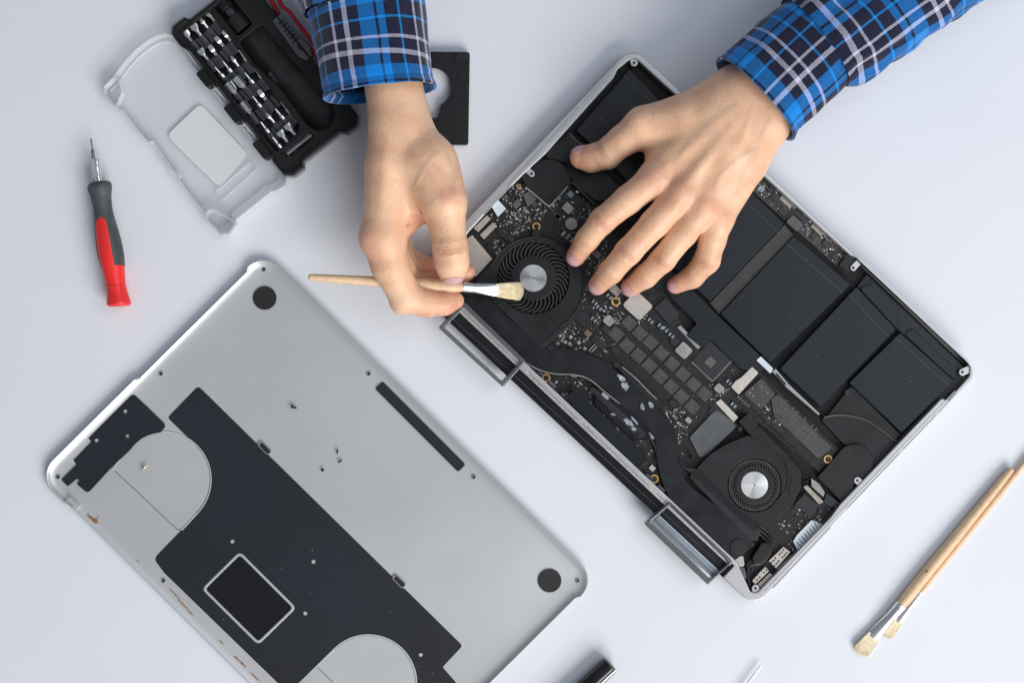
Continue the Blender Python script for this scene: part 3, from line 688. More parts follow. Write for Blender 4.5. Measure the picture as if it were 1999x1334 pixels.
def RP(items):
    """closed outline from (point, corner radius) pairs and plain arcs"""
    pts, rr = [], []
    for it in items:
        if isinstance(it, list): pts += it; rr += [0] * len(it)
        else: pts.append(it[0]); rr.append(it[1])
    return rnd(pts, rr, 4)
main = RP([((387, 754), 8), ((903, 1262), 6), ((864, 1304), 3), ((892, 1336), 4), ((778, 1452), 6), ((745, 1440), 3), arc2, ((652, 1271), 0), ((586, 1337), 2), ((564, 1356), 4), ((321, 1120), 18), ((300, 1092), 12), ((383, 1006), 0), arc1, ((380, 868), 0), ((327, 816), 6)])
holes = zB((1128, 525), (1593, 641), (1546, 938)) + zC((677, 1221))
lab = rnd([(468, 1077), (579, 1188), (504, 1261), (393, 1151)], 11, 5)
sheet('insulating_sheet', [main] + dots(holes) + [lab])
lab_in = rnd([(468, 1085), (571, 1188), (504, 1253), (401, 1151)], 7, 5)
plate('label_window', [lab_in], ZS, ZS + .0004, 'glossblack', COV, bev=.00008)
plate('window_frame', [rnd([(468, 1078), (578, 1188), (504, 1260), (394, 1151)], 10, 5), rnd([(468, 1084), (572, 1188), (504, 1254), (400, 1151)], 8, 5)], ZS, ZS + .0006, 'alu_cover', COV, bev=.0002)
smz = zA((460, 675), (617, 827), (592, 860), (560, 866), (530, 875), (500, 890), (470, 915), (440, 950), (360, 1025), (245, 1150), (193, 1105), (207, 1088), (195, 1080), (150, 1117), (120, 1085), (192, 1013), (178, 993), (262, 905), (248, 888))
sm = RP(list(zip(smz, [8, 8, 0, 0, 0, 0, 0, 0, 0, 8, 3, 2, 3, 3, 2, 2, 2, 2, 2])))
sheet('insulating_sheet', [sm] + dots(zA((424, 762), (288, 900), (434, 880))), z=.0026, th=.0008)
plate('speaker_mark', [circ(*zA((243, 1075))[0], 12.5, 28), circ(*zA((243, 1075))[0], 9.5, 28)], .0033, .0037, 'foot', COV, bev=.0001)
for c in ((516.5, 582), (1073, 1135)): prism('foot_pad', circ(c[0], c[1], 23, 40), .0026 if 0 else ZS, .0034, 'foot', COV, bev=.0003)
sheet('foam_strip', [rnd(zC((488, 125), (520, 95), (861, 437), (830, 468)), 5, 4)], z=.0026, th=.0012)
for x, y in (zA((1082, 935))[0], zC((587, 918))[0]):
    s = plate('slot_rim', [capsule((x - 7, y - 7), (x + 7, y + 7), 6.5), capsule((x - 6, y - 6), (x + 6, y + 6), 4)], ZS, ZS + .0012, 'alu_dark', COV, bev=.0003)
    prism('slot', capsule((x - 6, y - 6), (x + 6, y + 6), 4), ZS, ZS + .0005, 'void', s, bev=0)
def cz(x, y):
    p = Vector((x, y)) - cA; a, b = p.dot(cu_), p.dot(cv_); d = min(a, b, LA - a, LBn - b)
    prof = [(0, .0062), (4.2, .0062), (8, .0046), (13, .0036), (20, .0030), (32, .0026), (50, .0023), (70, ZF), (999, ZF)]
    return float(np.interp(d, [q[0] for q in prof], [q[1] for q in prof]))
for x, y in ((515, 526), (314, 730), (113, 932), (720, 730), (925, 932), (1128, 1135), (319, 1135)):
    z = cz(x, y)
    z += .0004; h = plate('screw_hole', [circ(x, y, 4.6, 20), circ(x, y, 2.6, 20)], z - .0010, z + .0004, 'alu_dark', COV, bev=.0001)
    prism('hole_bottom', circ(x, y, 2.6, 14), z - .0005, z + .00025, 'void', h, bev=0)
# engraved lobes
def ridge(path, w=1.6, m='alu_cover'): prism('engraved_line', band(path, w), ZS - .0001, ZS + .0004, m, COV, bev=.0001)
ridge([(219, 918)] + circ(318, 937, 94, 40, -138, 45) + [(355, 1036)], 2.4)
ridge([(224, 920), (347, 1036), (355, 1036)], 1.3, 'alu_dark')
ridge([(584, 1336)] + circ(719, 1335, 94, 36, -136, 20), 3.0)
ridge([(619, 1304), (650, 1334)], 1.3, 'alu_dark')
prism('edge_tab', rnd(zA((140, 1185), (160, 1165), (205, 1210), (183, 1238)), 2, 2), .003, .0070, 'alu_cover', COV, bev=.0004)
prisms('tab_marks', [rect(*zA((x, y))[0], 1.5, 3) for x, y in ((155, 1195), (163, 1202), (171, 1209))], .0069, .0072, 'void', COV)
Rr = random.Random(11)
def blotch(name, cx, cy, w, h, a, m, parent):
    z = cz(cx, cy); pts = []
    for k in range(22):
        t = 2*math.pi*k/22; q = 1 + .7*(Rr.random() - .5); ex, ey = w/2*q*math.cos(t), h/2*q*math.sin(t); A = math.radians(a)
        pts.append((cx + ex*math.cos(A) - ey*math.sin(A), cy + ex*math.sin(A) + ey*math.cos(A)))
    prism(name, pts, z - .0008, z + .00035, m, parent, bev=0)
for x, y, w, h in ((178, 1013, 24, 5), (187, 1019, 12, 8), (191, 1011, 3, 3), (340, 1160, 30, 2.5), (356, 1180, 26, 3), (372, 1198, 16, 2.5), (268, 1096, 8, 2), (462, 1287, 14, 3), (474, 1298, 16, 4), (497, 1322, 22, 3), (432, 1255, 14, 2)):
    blotch('rust_stain', x, y, w, h, 44, 'rust', COV)

# ================================================================ loose screws on the cover
def loose_screw(x, y, ang, label, m, sc=1.0, standing=False, head=2.5):
    z = ZF + .0005; o = empty('screw', W(x, y, z), label, 'screw', 'loose screws on the bottom cover')
    k = K * sc
    def lathe(name, prof, n=14):
        bm = bmesh.new(); rs = []
        for (ax, r) in prof: rs.append([bm.verts.new((ax, r*math.cos(2*math.pi*q/n), r*math.sin(2*math.pi*q/n))) for q in range(n)])
        for a, b in zip(rs, rs[1:]):
            for q in range(n): bm.faces.new((a[q], a[(q+1) % n], b[(q+1) % n], b[q]))
        bm.faces.new(rs[0][::-1]); bm.faces.new(rs[-1])
        me = fin(bm); me.materials.append(M[m]); ob = bpy.data.objects.new(name, me); COL.objects.link(ob); ob.parent = o; return ob
    hd = lathe('head', [(0, head*k*.8), (0, head*k), (1.2*k, head*k), (1.9*k, head*.6*k)])
    th = [(1.8*k, 1.15*k)]
    for i in range(7): th += [(1.8*k + (i + .5)*(.6 if standing else .95)*k, (1.7 if i % 2 else 1.3)*k)]
    lathe('thread', th)
    o.rotation_euler = (0, math.radians(90 if standing else -8), math.radians(ang))
    o.location.z = z + (head*k*.9 if not standing else 4*k)
    if standing: o.rotation_euler = (0, math.radians(90), math.radians(ang)); 
loose_screw(570, 794, -18, 'black screw lying alone on the cover, topmost of the loose ones', 'screw_black', 1.25, head=3)
loose_screw(659, 879, -92, 'tiny black screw on bare metal, upper of the close pair', 'screw_black', .95)
loose_screw(667, 899, 215, 'tiny black screw on bare metal, lower of the close pair', 'screw_black', 1.0)
loose_screw(630, 918, 0, 'black screw standing on its head beside the charcoal sheet edge', 'screw_black', 1.0, True, 3)
loose_screw(279, 916, 40, 'pale brass screw lying on the round silver lobe of the cover', 'screw_brass', 1.35, head=3)

# ================================================================ bit case
zT = lambda *p: Zs(180, 0, 2.7796, *p)
z10 = lambda *p: Zs(330, 0, 6.669, *p)
z11 = lambda *p: Zs(450, 120, 5.559, *p)
BU = Vector((.6235, .7818)); BV = Vector((.7818, -.6235)); BA = math.degrees(math.atan2(BU.y, BU.x))
CASE = empty('bit_case', W(500, 130, 0), 'open screwdriver bit case with black tray and clear lid', 'bit case')
T = .0165
P0 = Vector((338, 60))  # left corner on the lid side
def tp(a, b): q = P0 + BU*a + BV*b; return (q.x, q.y)   # a along the tray, b across it
trayo = rnd([tp(-6, 5), tp(-6, 34), tp(4, 40), tp(4, 130), tp(-4, 136), tp(-4, 165), tp(8, 178), tp(352, 178), tp(366, 165), tp(366, 140), tp(356, 132), tp(356, 40), tp(366, 32), tp(366, 8), tp(354, -6), tp(318, -6), tp(312, 2), tp(42, 2), tp(34, -6), tp(6, -6)], 2.5, 2)
bitwell = rnd([tp(14, 14), tp(14, 78), tp(296, 78), tp(310, 66), tp(310, 10), tp(34, 10)], 3, 2)
rodwell = rnd([tp(318, 20), tp(318, 86), tp(334, 86), tp(334, 20)], 3, 3)
hw_ = rnd([tp(96, 88), tp(96, 142), tp(150, 144), tp(240, 150), tp(306, 154), tp(326, 146), tp(338, 122), tp(330, 98), tp(306, 90), tp(220, 94), tp(150, 84)], [8, 8, 20, 20, 16, 16, 18, 16, 16, 20, 20], 6)
aw = rnd([tp(8, 92), tp(8, 130), tp(86, 130), tp(86, 92)], 5, 3)
TRAY = plate('tray', [trayo, bitwell, rodwell, hw_, aw], .0035, T - .0008, 'tray', CASE, bev=.0006)
prism('tray_base', [tuple(p) for p in trayo], .0008, .0045, 'traydeep', CASE, bev=.0004)
def rim_out(poly, d):
    c = Vector((sum(p[0] for p in poly)/len(poly), sum(p[1] for p in poly)/len(poly)))
    return [tuple(c + (Vector(p) - c) * (1 - d / 130)) for p in poly]
plate('tray_rim', [trayo, rim_out(trayo, 5)], .0100, T + .0012, 'tray', CASE, bev=.0005)
plate('tray_groove', [rim_out(trayo, 5.2), rim_out(trayo, 7)], .0120, T - .0003, 'void', CASE, bev=0.0001)
plate('tray_skirt', [rim_out(trayo, -2.5), trayo], .0008, .0105, 'alu_dark', CASE, bev=.0003)
# hinge blocks and clear loops on the lid side
for a, b in ((92, 132), (178, 222), (268, 312)):
    prism('hinge_block', rnd([tp(a, -18), tp(a, 2), tp(b, 2), tp(b - 6, -18)], 4, 3), .003, .0155, 'tray', CASE, bev=.0008)
for a in (136, 226):
    plate('hinge_loop', [rnd([tp(a, -14), tp(a, -2), tp(a + 38, -2), tp(a + 38, -14)], 3, 3), rnd([tp(a + 4, -10), tp(a + 4, -6), tp(a + 34, -6), tp(a + 34, -10)], 1, 2)], .006, .0125, 'clear_edge', CASE, bev=.0008)
# latch on the far side
LT = prism('latch', rnd([tp(104, 164), tp(104, 186), tp(190, 190), tp(206, 182), tp(206, 168), tp(190, 160)], 4, 3), .006, .0172, 'grey_tape', CASE, bev=.0008)
prisms('latch_ridge', [band([tp(118 + 9*i, 168), tp(118 + 9*i, 184)], 2.2) for i in range(6)], .0171, .0180, 'void', LT)
prism('latch_window', rnd([tp(172, 170), tp(172, 178), tp(186, 178), tp(186, 170)], 1, 2), .0155, .0174, 'void', LT, bev=0)
# bit sleeves block: stepped rows the bits lie in
for r in range(7):
    pass
# handle recess floor: a rounded trough
bm = bmesh.new(); N1, N2 = 30, 14; g = []
for i in range(N1 + 1):
    row = []
    a = 98 + 238 * i / N1
    wd = np.interp(a, [98, 150, 240, 306, 326, 338], [26, 29, 28, 31, 24, 8])
    for j in range(N2 + 1):
        t = j / N2 * 2 - 1; x, y = tp(a, 117 + wd * t * 1.06 + (4 if a > 220 else 0))
        zz = .0045 + .010 * (1 - math.sqrt(max(0, 1 - t*t)))
        if a > 310: zz += .009 * ((a - 310) / 28) ** 2
        row.append(bm.verts.new(W(x, y, min(zz, .0145))))
    g.append(row)
for i in range(N1):
    for j in range(N2): bm.faces.new((g[i][j], g[i+1][j], g[i+1][j+1], g[i][j+1]))
link('handle_recess', fin(bm), 'traydeep', CASE)
# lid
lidp = zT((1062, 960), (1050, 1008), (992, 1040), (980, 1035), (775, 1200), (785, 1222), (748, 1276), (700, 1278), (612, 1180), (606, 1150), (520, 1045), (330, 765), (302, 772), (165, 600), (130, 585), (64, 512), (60, 470), (118, 412), (170, 340), (232, 270), (300, 218), (350, 190), (400, 180), (455, 195), (545, 320), (930, 800))
lido = rnd(lidp, 2.5, 2)
lc = Vector((sum(p[0] for p in lidp)/len(lidp), sum(p[1] for p in lidp)/len(lidp)))
def shr(poly, d): return [tuple(lc + (Vector(p) - lc) * (1 - d / 150)) for p in poly]
LID = plate('lid', [shr(lido, 2)], .0008, .0022, 'clear', CASE, bev=.0004)
plate('lid_wall', [lido, shr(lido, 2.4)], .0010, .0105, 'clear_edge', LID, bev=.0006)
plate('lid_flange', [shr(lido, -1.6), shr(lido, 1.0)], .0095, .0112, 'clear_edge', LID, bev=.0004)
plate('lid_step', [shr(lido, 11), shr(lido, 13)], .0018, .0036, 'clear_edge', LID, bev=.0004)
for pts in (((60, 470), (118, 412), (150, 430), (165, 500), (130, 585), (64, 512)), ((612, 1150), (640, 1130), (760, 1190), (785, 1222), (748, 1276), (700, 1278), (606, 1180))):
    q = rnd(zT(*pts), 3, 2); c = Vector((sum(p[0] for p in q)/len(q), sum(p[1] for p in q)/len(q)))
    plate('lid_corner', [q, [tuple(c + (Vector(p)-c)*.82) for p in q]], .004, .0125, 'clear_edge', LID, bev=.0005)
prism('lid_label', rnd(zT((585, 560), (845, 835), (690, 1020), (402, 735)), 13, 5), .0022, .0025, 'label', LID, bev=.00005)
plate('lid_moulding', [rnd(zT((860, 875), (900, 915), (700, 1095), (655, 1050)), 7, 4), rnd(zT((860, 882), (893, 915), (700, 1088), (662, 1050)), 6, 4)], .0018, .0035, 'clear_edge', LID, bev=.0003)
prism('lid_clip', zT((405, 900), (480, 950), (470, 965), (415, 925)), .006, .0115, 'clear_edge', LID, bev=.0005)
# red leads behind the case
RW = empty('cable', W(560, 40, 0), 'pair of thin red leads running behind the black bit tray', 'cable')
for q in ([(500, -75), (530, 0), (552, 38), (585, 72), (616, 106), (650, 150)], [(520, -90), (545, 0), (566, 24), (598, 66), (612, 84), (650, 130)]):
    tube('wire', [W(x, y, .012) for x, y in bez(q, 8)], .0016, 'redwire', RW, 10)

# ---- bits
def bit_part(kind):
    bm = bmesh.new()
    def lathe(prof, n, sq=None):
        rs = []
        for ax, r, fl in prof: rs.append([bm.verts.new((ax, r*math.cos(2*math.pi*(q+.5)/n), r*fl*math.sin(2*math.pi*(q+.5)/n))) for q in range(n)])
        for a, b in zip(rs, rs[1:]):
            for q in range(n): bm.faces.new((a[q], a[(q+1) % n], b[(q+1) % n], b[q]))
        bm.faces.new(rs[0][::-1]); bm.faces.new(rs[-1])
    if kind == 'shank': lathe([(.0084, .0009, 1), (.0090, .0015, 1), (.0165, .0016, 1), (.0169, .0013, 1)], 6)
    if kind == 'point': lathe([(0, .0001, 1), (.0012, .0008, 1), (.0035, .0013, 1), (.0050, .0008, 1), (.0090, .0008, 1)], 10)
    if kind == 'flat': lathe([(0, .0019, .25), (.0020, .0019, .35), (.0040, .0012, .9), (.0050, .0009, 1), (.0090, .0009, 1)], 12)
    if kind == 'cross': lathe([(0, .0002, 1), (.0010, .0015, 1), (.0042, .0016, 1), (.0055, .0010, 1), (.0090, .0010, 1)], 4)
    if kind == 'thin': lathe([(0, .0004, 1), (.0050, .0006, 1), (.0062, .0011, 1), (.0090, .0011, 1)], 10)
    if kind == 'socket': lathe([(0, .0023, 1), (.0065, .0022, 1), (.0075, .0013, 1), (.0090, .0013, 1)], 8)
    if kind == 'fork': lathe([(0, .0021, .35), (.0040, .0020, .4), (.0056, .0010, 1), (.0090, .0010, 1)], 8)
    me = fin(bm)
    me.materials.append(M['bitblack' if kind == 'shank' else 'steel']); me.name = kind
    return me
bmesh_by = {k: bit_part(k) for k in ('shank', 'point', 'flat', 'cross', 'thin', 'socket', 'fork')}
kinds = [['fork', 'flat', 'point', 'flat'], ['flat', 'cross', 'cross', 'cross'], ['thin', 'thin', 'point', 'thin'], ['socket', 'socket', 'thin', 'thin'],
         ['socket', 'thin', 'cross', 'thin'], ['thin', 'point', 'thin', 'thin'], ['thin', 'flat', 'flat', 'thin']]
words = {'point': 'pointed', 'flat': 'flat bladed', 'cross': 'cross headed', 'thin': 'thin tipped', 'socket': 'thick ribbed socket', 'fork': 'forked'}
rowtips = [z10((185, 390), (310, 320), (395, 222), (485, 130)), z10((395, 640), (515, 575), (595, 465), (695, 385)), z10((595, 870), (700, 795), (800, 720), (905, 645)),
           z10((760, 1075), (870, 1000), (985, 945), (1100, 870)), z11((125, 440), (240, 375), (295, 300), (400, 220)), z11((325, 655), (380, 550), (485, 510), (545, 435)), z11((455, 820), (530, 755), (605, 680), (730, 645))]
rown = ['first', 'second', 'third', 'fourth', 'fifth', 'sixth', 'last']; coln = ['nearest the lid', 'second from the lid', 'third from the lid', 'nearest the handle recess']
proto = None
for r, row in enumerate(rowtips):
    for c, (x, y) in enumerate(row):
        label = f'{words[kinds[r][c]]} steel bit, {rown[r]} row of the tray, {coln[c]}'
        if proto is None:
            proto = bpy.data.objects.new('screwdriver_bit', None); COL.objects.link(proto); o = proto
            sh = bpy.data.objects.new('shank', bmesh_by['shank']); COL.objects.link(sh); sh.parent = o
            ti = bpy.data.objects.new('tip', bmesh_by[kinds[r][c]]); COL.objects.link(ti); ti.parent = o
        else:
            o = proto.copy(); COL.objects.link(o)
            for ch in proto.children:
                k = ch.copy(); COL.objects.link(k); k.parent = o
                if k.name.startswith('tip'): k.data = bmesh_by[kinds[r][c]]
        o.location = W(x, y, .0140); o.scale = (1.2, 1.6, 1.25)
        o.rotation_euler = (0, math.radians(9 + 3*random.random()), math.radians(-BA + random.uniform(-3, 3)))
        tag(o, label, 'screwdriver bit', 'bits in rows in the black tray')
# empty-looking slots: the other black bits stand beside each steel tipped one
extra = 0
for r, row in enumerate(rowtips):
    for c, (x, y) in enumerate(row):
        for dx in (1,):
            if c == 3 and r != 3: continue
            nx, ny = (Vector((x, y)) * .5 + Vector(row[c+1] if c < 3 else (x + 26, y - 20)) * .5)
            o = bpy.data.objects.new('screwdriver_bit', None); COL.objects.link(o)
            k = bpy.data.objects.new('shank', bmesh_by['shank']); COL.objects.link(k); k.parent = o
            o.location = W(nx, ny, .0130); o.rotation_euler = (0, math.radians(10), math.radians(-BA + random.uniform(-2, 2))); o.scale = (1.2, 1.05, 1.0)
            a = words[kinds[r][c]]
            tag(o, f'black bit shank, {rown[r]} tray row, right of the steel bit {coln[c]}', 'screwdriver bit', 'bits in rows in the black tray')
q0, q1 = Vector(tp(325, 24)), Vector(tp(325, 84))
tag(tube('extension_rod', [W(*q0, .0135), W(*q1, .0135)], .0026, 'bitblack', n=16), 'black extension rod in the short slot at the lower end of the tray', 'rod')
# adapter and dark tool part in the upper slot of the tray
AD = empty('bit_adapter', W(*tp(48, 112), .0045), 'black cylindrical adapter lying in the upper slot of the tray', 'adapter')
for nm, a0, a1, r, m in (('collar', 12, 34, .0062, 'tray'), ('neck', 34, 52, .0040, 'bitblack'), ('body', 52, 84, .0070, 'void')):
    tube(nm, [W(*tp(a0, 111), .0115), W(*tp(a0 + 2, 111), .0115), W(*tp(a1 - 2, 111), .0115), W(*tp(a1, 111), .0115)], [r*.85, r, r, r*.85], m, AD, 20, sharp=40)

# ================================================================ red and grey screwdriver
zD = lambda x, y: (100 + x / 3.511, 240 + y / 3.511)
SD = empty('screwdriver', W(215, 470, 0), 'precision screwdriver with red and grey handle lying beside the clear lid', 'screwdriver')
st = [(402, 292, 395), (408, 274, 404), (418, 262, 409), (430, 256, 411), (446, 252, 412), (465, 256, 411), (500, 270, 408), (560, 288, 412), (610, 294, 420), (650, 298, 430), (700, 300, 445), (750, 304, 460), (800, 308, 474), (850, 313, 485), (900, 322, 494), (950, 335, 500), (980, 343, 501), (1010, 352, 502), (1060, 365, 504), (1110, 377, 508), (1150, 382, 517), (1190, 383, 530), (1225, 382, 543), (1243, 383, 546), (1256, 396, 536)]
def loft(name, st, m, scale=1.0, keep=None, n=48, parent=SD, sharp=60):
    bm = bmesh.new(); ys = np.array([s[0] for s in st], float); xl = np.array([s[1] for s in st], float); xr = np.array([s[2] for s in st], float)
    yy = np.unique(np.concatenate([np.linspace(ys[0], ys[-1], 110), ys])); rings = []
    zc0 = .0105
    for y in yy:
        a, b = np.interp(y, ys, xl), np.interp(y, ys, xr); c = (a + b) / 2; r = (b - a) / 2 / 3.511
        p = zD(c, y); r_m = r * S(zc0) * scale; q = W(p[0], p[1], zc0)
        rings.append([bm.verts.new((q.x + r_m*math.cos(2*math.pi*k/n), q.y + .07*r_m*math.cos(2*math.pi*k/n), zc0 + r_m*math.sin(2*math.pi*k/n))) for k in range(n)])
    for i in range(len(yy) - 1):
        for k in range(n):
            if keep and not keep((yy[i] + yy[i+1]) / 2, 2*math.pi*(k + .5)/n): continue
            bm.faces.new((rings[i][k], rings[i][(k+1) % n], rings[i+1][(k+1) % n], rings[i+1][k]))
    if not keep: bm.faces.new(rings[0][::-1]); bm.faces.new(rings[-1])
    for v in list(bm.verts):
        if not v.link_faces: bm.verts.remove(v)
    me = fin(bm); return link(name, me, m, parent, sharp=sharp)
loft('handle', st, 'red')
def keep(y, t):
    x = math.cos(t); up = math.sin(t) > 0
    if y > 1012: return False
    if y < 655: return True
    if not up: return y < 990
    w = min(1, (y - 655) / 30)**.5
    lo, hi = -.80 * w - .05, .38 * w
    if y > 900: lo = -.80 - .22 * min(1, (y - 900) / 100)
    if x < lo: return y < 1000
    if x > hi: return y < 985
    return False
loft('rubber_grip', st, 'grip', 1.025, keep)
tube('cap_seam', [W(*zD(442 + 66*math.cos(t), 1112 + 3*0), .0105) + Vector((0, 0, .0075*math.sin(t)))for t in np.linspace(0, math.pi, 20)], .00018, 'redwire', SD, 6)
loft('clear_collar', [(250, 290, 330), (262, 282, 338), (300, 275, 345), (370, 272, 352), (402, 274, 356)], 'clear', .95)
loft('chuck', [(245, 291, 326), (262, 291, 330), (290, 292, 334), (300, 288, 338), (318, 288, 338), (326, 296, 338), (352, 298, 342), (360, 294, 346), (372, 294, 346), (380, 302, 346), (402, 304, 348)], 'chrome', 1.0, sharp=30)
loft('shaft', [(182, 274, 292), (186, 272, 294), (245, 279, 301)], 'dark_steel', 1.0)
loft('tip', [(106, 267, 276), (110, 266, 277), (182, 279, 288)], 'dark_steel', 1.0)

# ================================================================ black drive frame
z20 = lambda *p: Zs(580, 0, 4.0417, *p)
HDp = rnd([(745, 99), (917, 101), (914, 282), (745, 280)], [4, 5, 6, 6], 4)
HDR = empty('drive_bracket', W(835, 190, 0), 'flat black metal bracket with a big round opening, half under the plaid sleeve', 'bracket')
hole = circ(843, 170, 38, 36, -95, 62) + z20((1120, 920), (1085, 932), (1040, 920), (1000, 900)) + circ(843, 170, 38, 20, 110, 255)
plate('plate', [HDp, hole], .0052, .0068, 'black', HDR, bev=.0004)
plate('edge_wall', [HDp, [tuple(Vector((831, 190)) + (Vector(p) - Vector((831, 190))) * .975) for p in HDp]], .0004, .0056, 'black', HDR, bev=.0003)
prism('screw_boss', circ(890, 109, 6, 16), .0060, .0080, 'black', HDR, bev=.0006)
prism('screw_hole', circ(890, 109, 2.6, 12), .0078, .0082, 'void', HDR, bev=0)
prism('boss_web', rnd([(880, 103), (913, 103), (913, 116), (893, 117), (884, 114)], 3, 2), .0064, .0073, 'chipdark', HDR, bev=.0003)
plate('wire_loop', [circ(884, 285, 3.2, 14), circ(884, 285, 1.8, 14)], .002, .0030, 'alu_dark', HDR, bev=.0001)

# ================================================================ brushes
def brush(name_label, p_end, p_fer, p_flat, p_tip, w_end, w_mid, w_fer, w_flat, w_tip, z_end, z_fer, z_tip, group=None, seed=1, dark=False, flatrot=0.0):
    """handle end -> ferrule start -> ferrule mouth -> bristle tips, pixels"""
    A, B, C_, D = W(*p_end, z_end), W(*p_fer, z_fer), W(*p_flat, z_fer*.35 + z_tip*.65), W(*p_tip, z_tip)
    o = empty('paint_brush', (A + B) / 2, name_label, 'paint brush', group)
    s = S(z_fer)
    prof = [(0, .55), (.004, .75), (.012, .92), (.03, 1.0)]
    pts, rad = [], []
    for t in list(np.linspace(0, .03, 6)) + list(np.linspace(.05, 1, 26)):
        pts.append(A.lerp(B, t)); cap = min(1, (t / .012) ** .5) if t < .012 else 1
        w = np.interp(t, [0, .45, .82, .93, 1], [w_end, (w_end + w_mid)/2, w_mid, w_mid*.93, w_fer * 1.02]) if not isinstance(w_mid, list) else np.interp(t, w_mid[0], w_mid[1])
        rad.append(max(.2, w * cap) / 2 * s)
    tube('handle', pts, rad, 'wood', o, 24)
    fp, fr = [], []
    up = np.linspace(0, 1, 24)
    for t in up:
        fp.append(B.lerp(C_, t))
        rr = w_fer/2*s
        for c in (.08, .16, .24):
            rr *= 1 + .10 * math.exp(-((t - c) / .02) ** 2)
        wside = np.interp(t, [0, .3, .75, 1], [rr, rr, (w_flat/2*s)*.93, w_flat/2*s]); thick = np.interp(t, [0, .3, 1], [rr, rr*.95, rr*.38])
        fr.append((wside, thick))
    tube('ferrule', fp, fr, 'chrome', o, 28, sharp=70)
    R = random.Random(seed); d = (D - C_).normalized(); sd = Vector((-d.y, d.x, 0)).normalized(); u = sd.cross(d)
    L = (D - C_).length; bm = bmesh.new()
    for i in range(1300):
        a = R.uniform(-1, 1); b = R.uniform(-1, 1)
        root = C_ - d*.002 + sd * a * w_flat/2*s*.9 + u * b * w_fer/2*s*.3
        sp = (w_tip / w_flat)
        ln = L * (1 - .12*a*a) * R.uniform(.86, 1.03)
        tip = C_ + d * ln + sd * (a * w_flat/2*s*.95 * sp + R.uniform(-.0004, .0004)) + u * (b * w_fer/2*s*.42 + R.uniform(-.0003, .0003))
        midp = root.lerp(tip, .55) + sd * R.uniform(-.0003, .0003)
        rr = .00019
        prev = None
        for q, r_ in ((root, rr), (midp, rr), (tip, rr*.45)):
            ring = [bm.verts.new(q + sd*r_*math.cos(k*2.0944) + u*r_*math.sin(k*2.0944)) for k in range(3)]
            if prev:
                for k in range(3): bm.faces.new((prev[k], prev[(k+1) % 3], ring[(k+1) % 3], ring[k]))
            prev = ring
    link('bristles', fin(bm), 'bristle', o, smooth=False)
    return o, A, B
brush('pale wooden flat brush held in the hand over the laptop fan', (601, 541), (903, 561), (972, 567), (1021, 569), 13, [[0, .1, .5, .8, .93, 1], [12, 15, 21, 27, 25, 18]], 19, 27, 36, .056, .033, .0205, seed=2)
b2, A2, B2 = brush('thicker wooden flat brush lying on the table, its handle end inside the picture', (1977, 914), (1759, 1181), (1703, 1246), (1677, 1277), 13, [[0, .1, .5, .8, .93, 1], [11, 15, 20, 22, 22, 19]], 20, 27, 34, .0045, .0045, .0030, group='spare brushes on the table', seed=3)
brush('thinner wooden brush lying against the thicker one, its handle running out of the picture', (2075, 812), (1798, 1156), (1752, 1216), (1731, 1245), 8, [[0, .5, 1], [8, 12, 10]], 11, 17, 21, .0035, .0028, .0025, group='spare brushes on the table', seed=4)
# size number stamped on the thicker brush
cu = bpy.data.curves.new('t', 'FONT'); cu.body = '8'; cu.size = .0030; cu.align_x = 'CENTER'; cu.align_y = 'CENTER'; cu.extrude = .00005
to = bpy.data.objects.new('t', cu); COL.objects.link(to); dg = bpy.context.evaluated_depsgraph_get(); me = bpy.data.meshes.new_from_object(to.evaluated_get(dg)); bpy.data.objects.remove(to)
me.transform(Matrix.Translation(W(1809, 1117, .0089)) @ Matrix.Rotation(math.radians(-40), 4, 'Z')); me.materials.clear()
link('size_number', me, 'void', b2, smooth=False)

# ================================================================ pen and probe at the lower edge
PEN = empty('pen', W(1150, 1345, 0), 'glossy black pen with silver clip entering at the lower edge', 'pen')
pa, pb = W(1193, 1298, .0075), W(990, 1485, .0075)
tube('barrel', [pa, pa.lerp(pb, .006), pa.lerp(pb, .03), pb], [.0055, .0068, .0072, .0072], 'glossblack', PEN, 32, sharp=50)
pd = (pb - pa).normalized(); ps = Vector((-pd.y, pd.x, 0))
tube('clip', [pa + ps*.0042 + Vector((0, 0, .0062)), pa.lerp(pb, .5) + ps*.0042 + Vector((0, 0, .0062))], .0010, 'chrome', PEN, 10)
tag(tube('metal_probe', [W(1486, 1300, .004), W(1440, 1362, .004), W(1380, 1445, .004)], [.0006, .0009, .0012], 'steel', n=12), 'thin grey metal probe tip entering at the lower edge', 'probe')
# ================================================================ person: two hands and forearms in plaid sleeves
PER = empty('person', (0.03, 0.40, 0), 'person in blue plaid shirt, both hands over the open laptop, one holding a brush', 'person')

def P3(px, py, z, r=None):          # z and r: millimetres and pixels
    w = W(px, py, z / 1000.)
    return (w.x, w.y, w.z, (r or 0) * S(z / 1000.))
def smin(a, b, k):
    h = np.clip(.5 + .5 * (b - a) / k, 0, 1); return b * (1 - h) + a * h - k * h * (1 - h)
def rcone(P, a, b):
    ax = np.array(a[:3], np.float32); bx = np.array(b[:3], np.float32); d = bx - ax; L2 = float(d @ d) + 1e-12
    t = np.clip(((P - ax) @ d) / L2, 0, 1)[:, None]
    return np.linalg.norm(P - (ax + t * d), axis=1) - (a[3] + (b[3] - a[3]) * t[:, 0])
def chain(P, pts, k=.0015):
    D = None
    for a, b in zip(pts, pts[1:]):
        d = rcone(P, a, b); D = d if D is None else smin(D, d, k)
    return D
def blob(P, a):
    return np.linalg.norm(P - np.array(a[:3], np.float32), axis=1) - a[3]

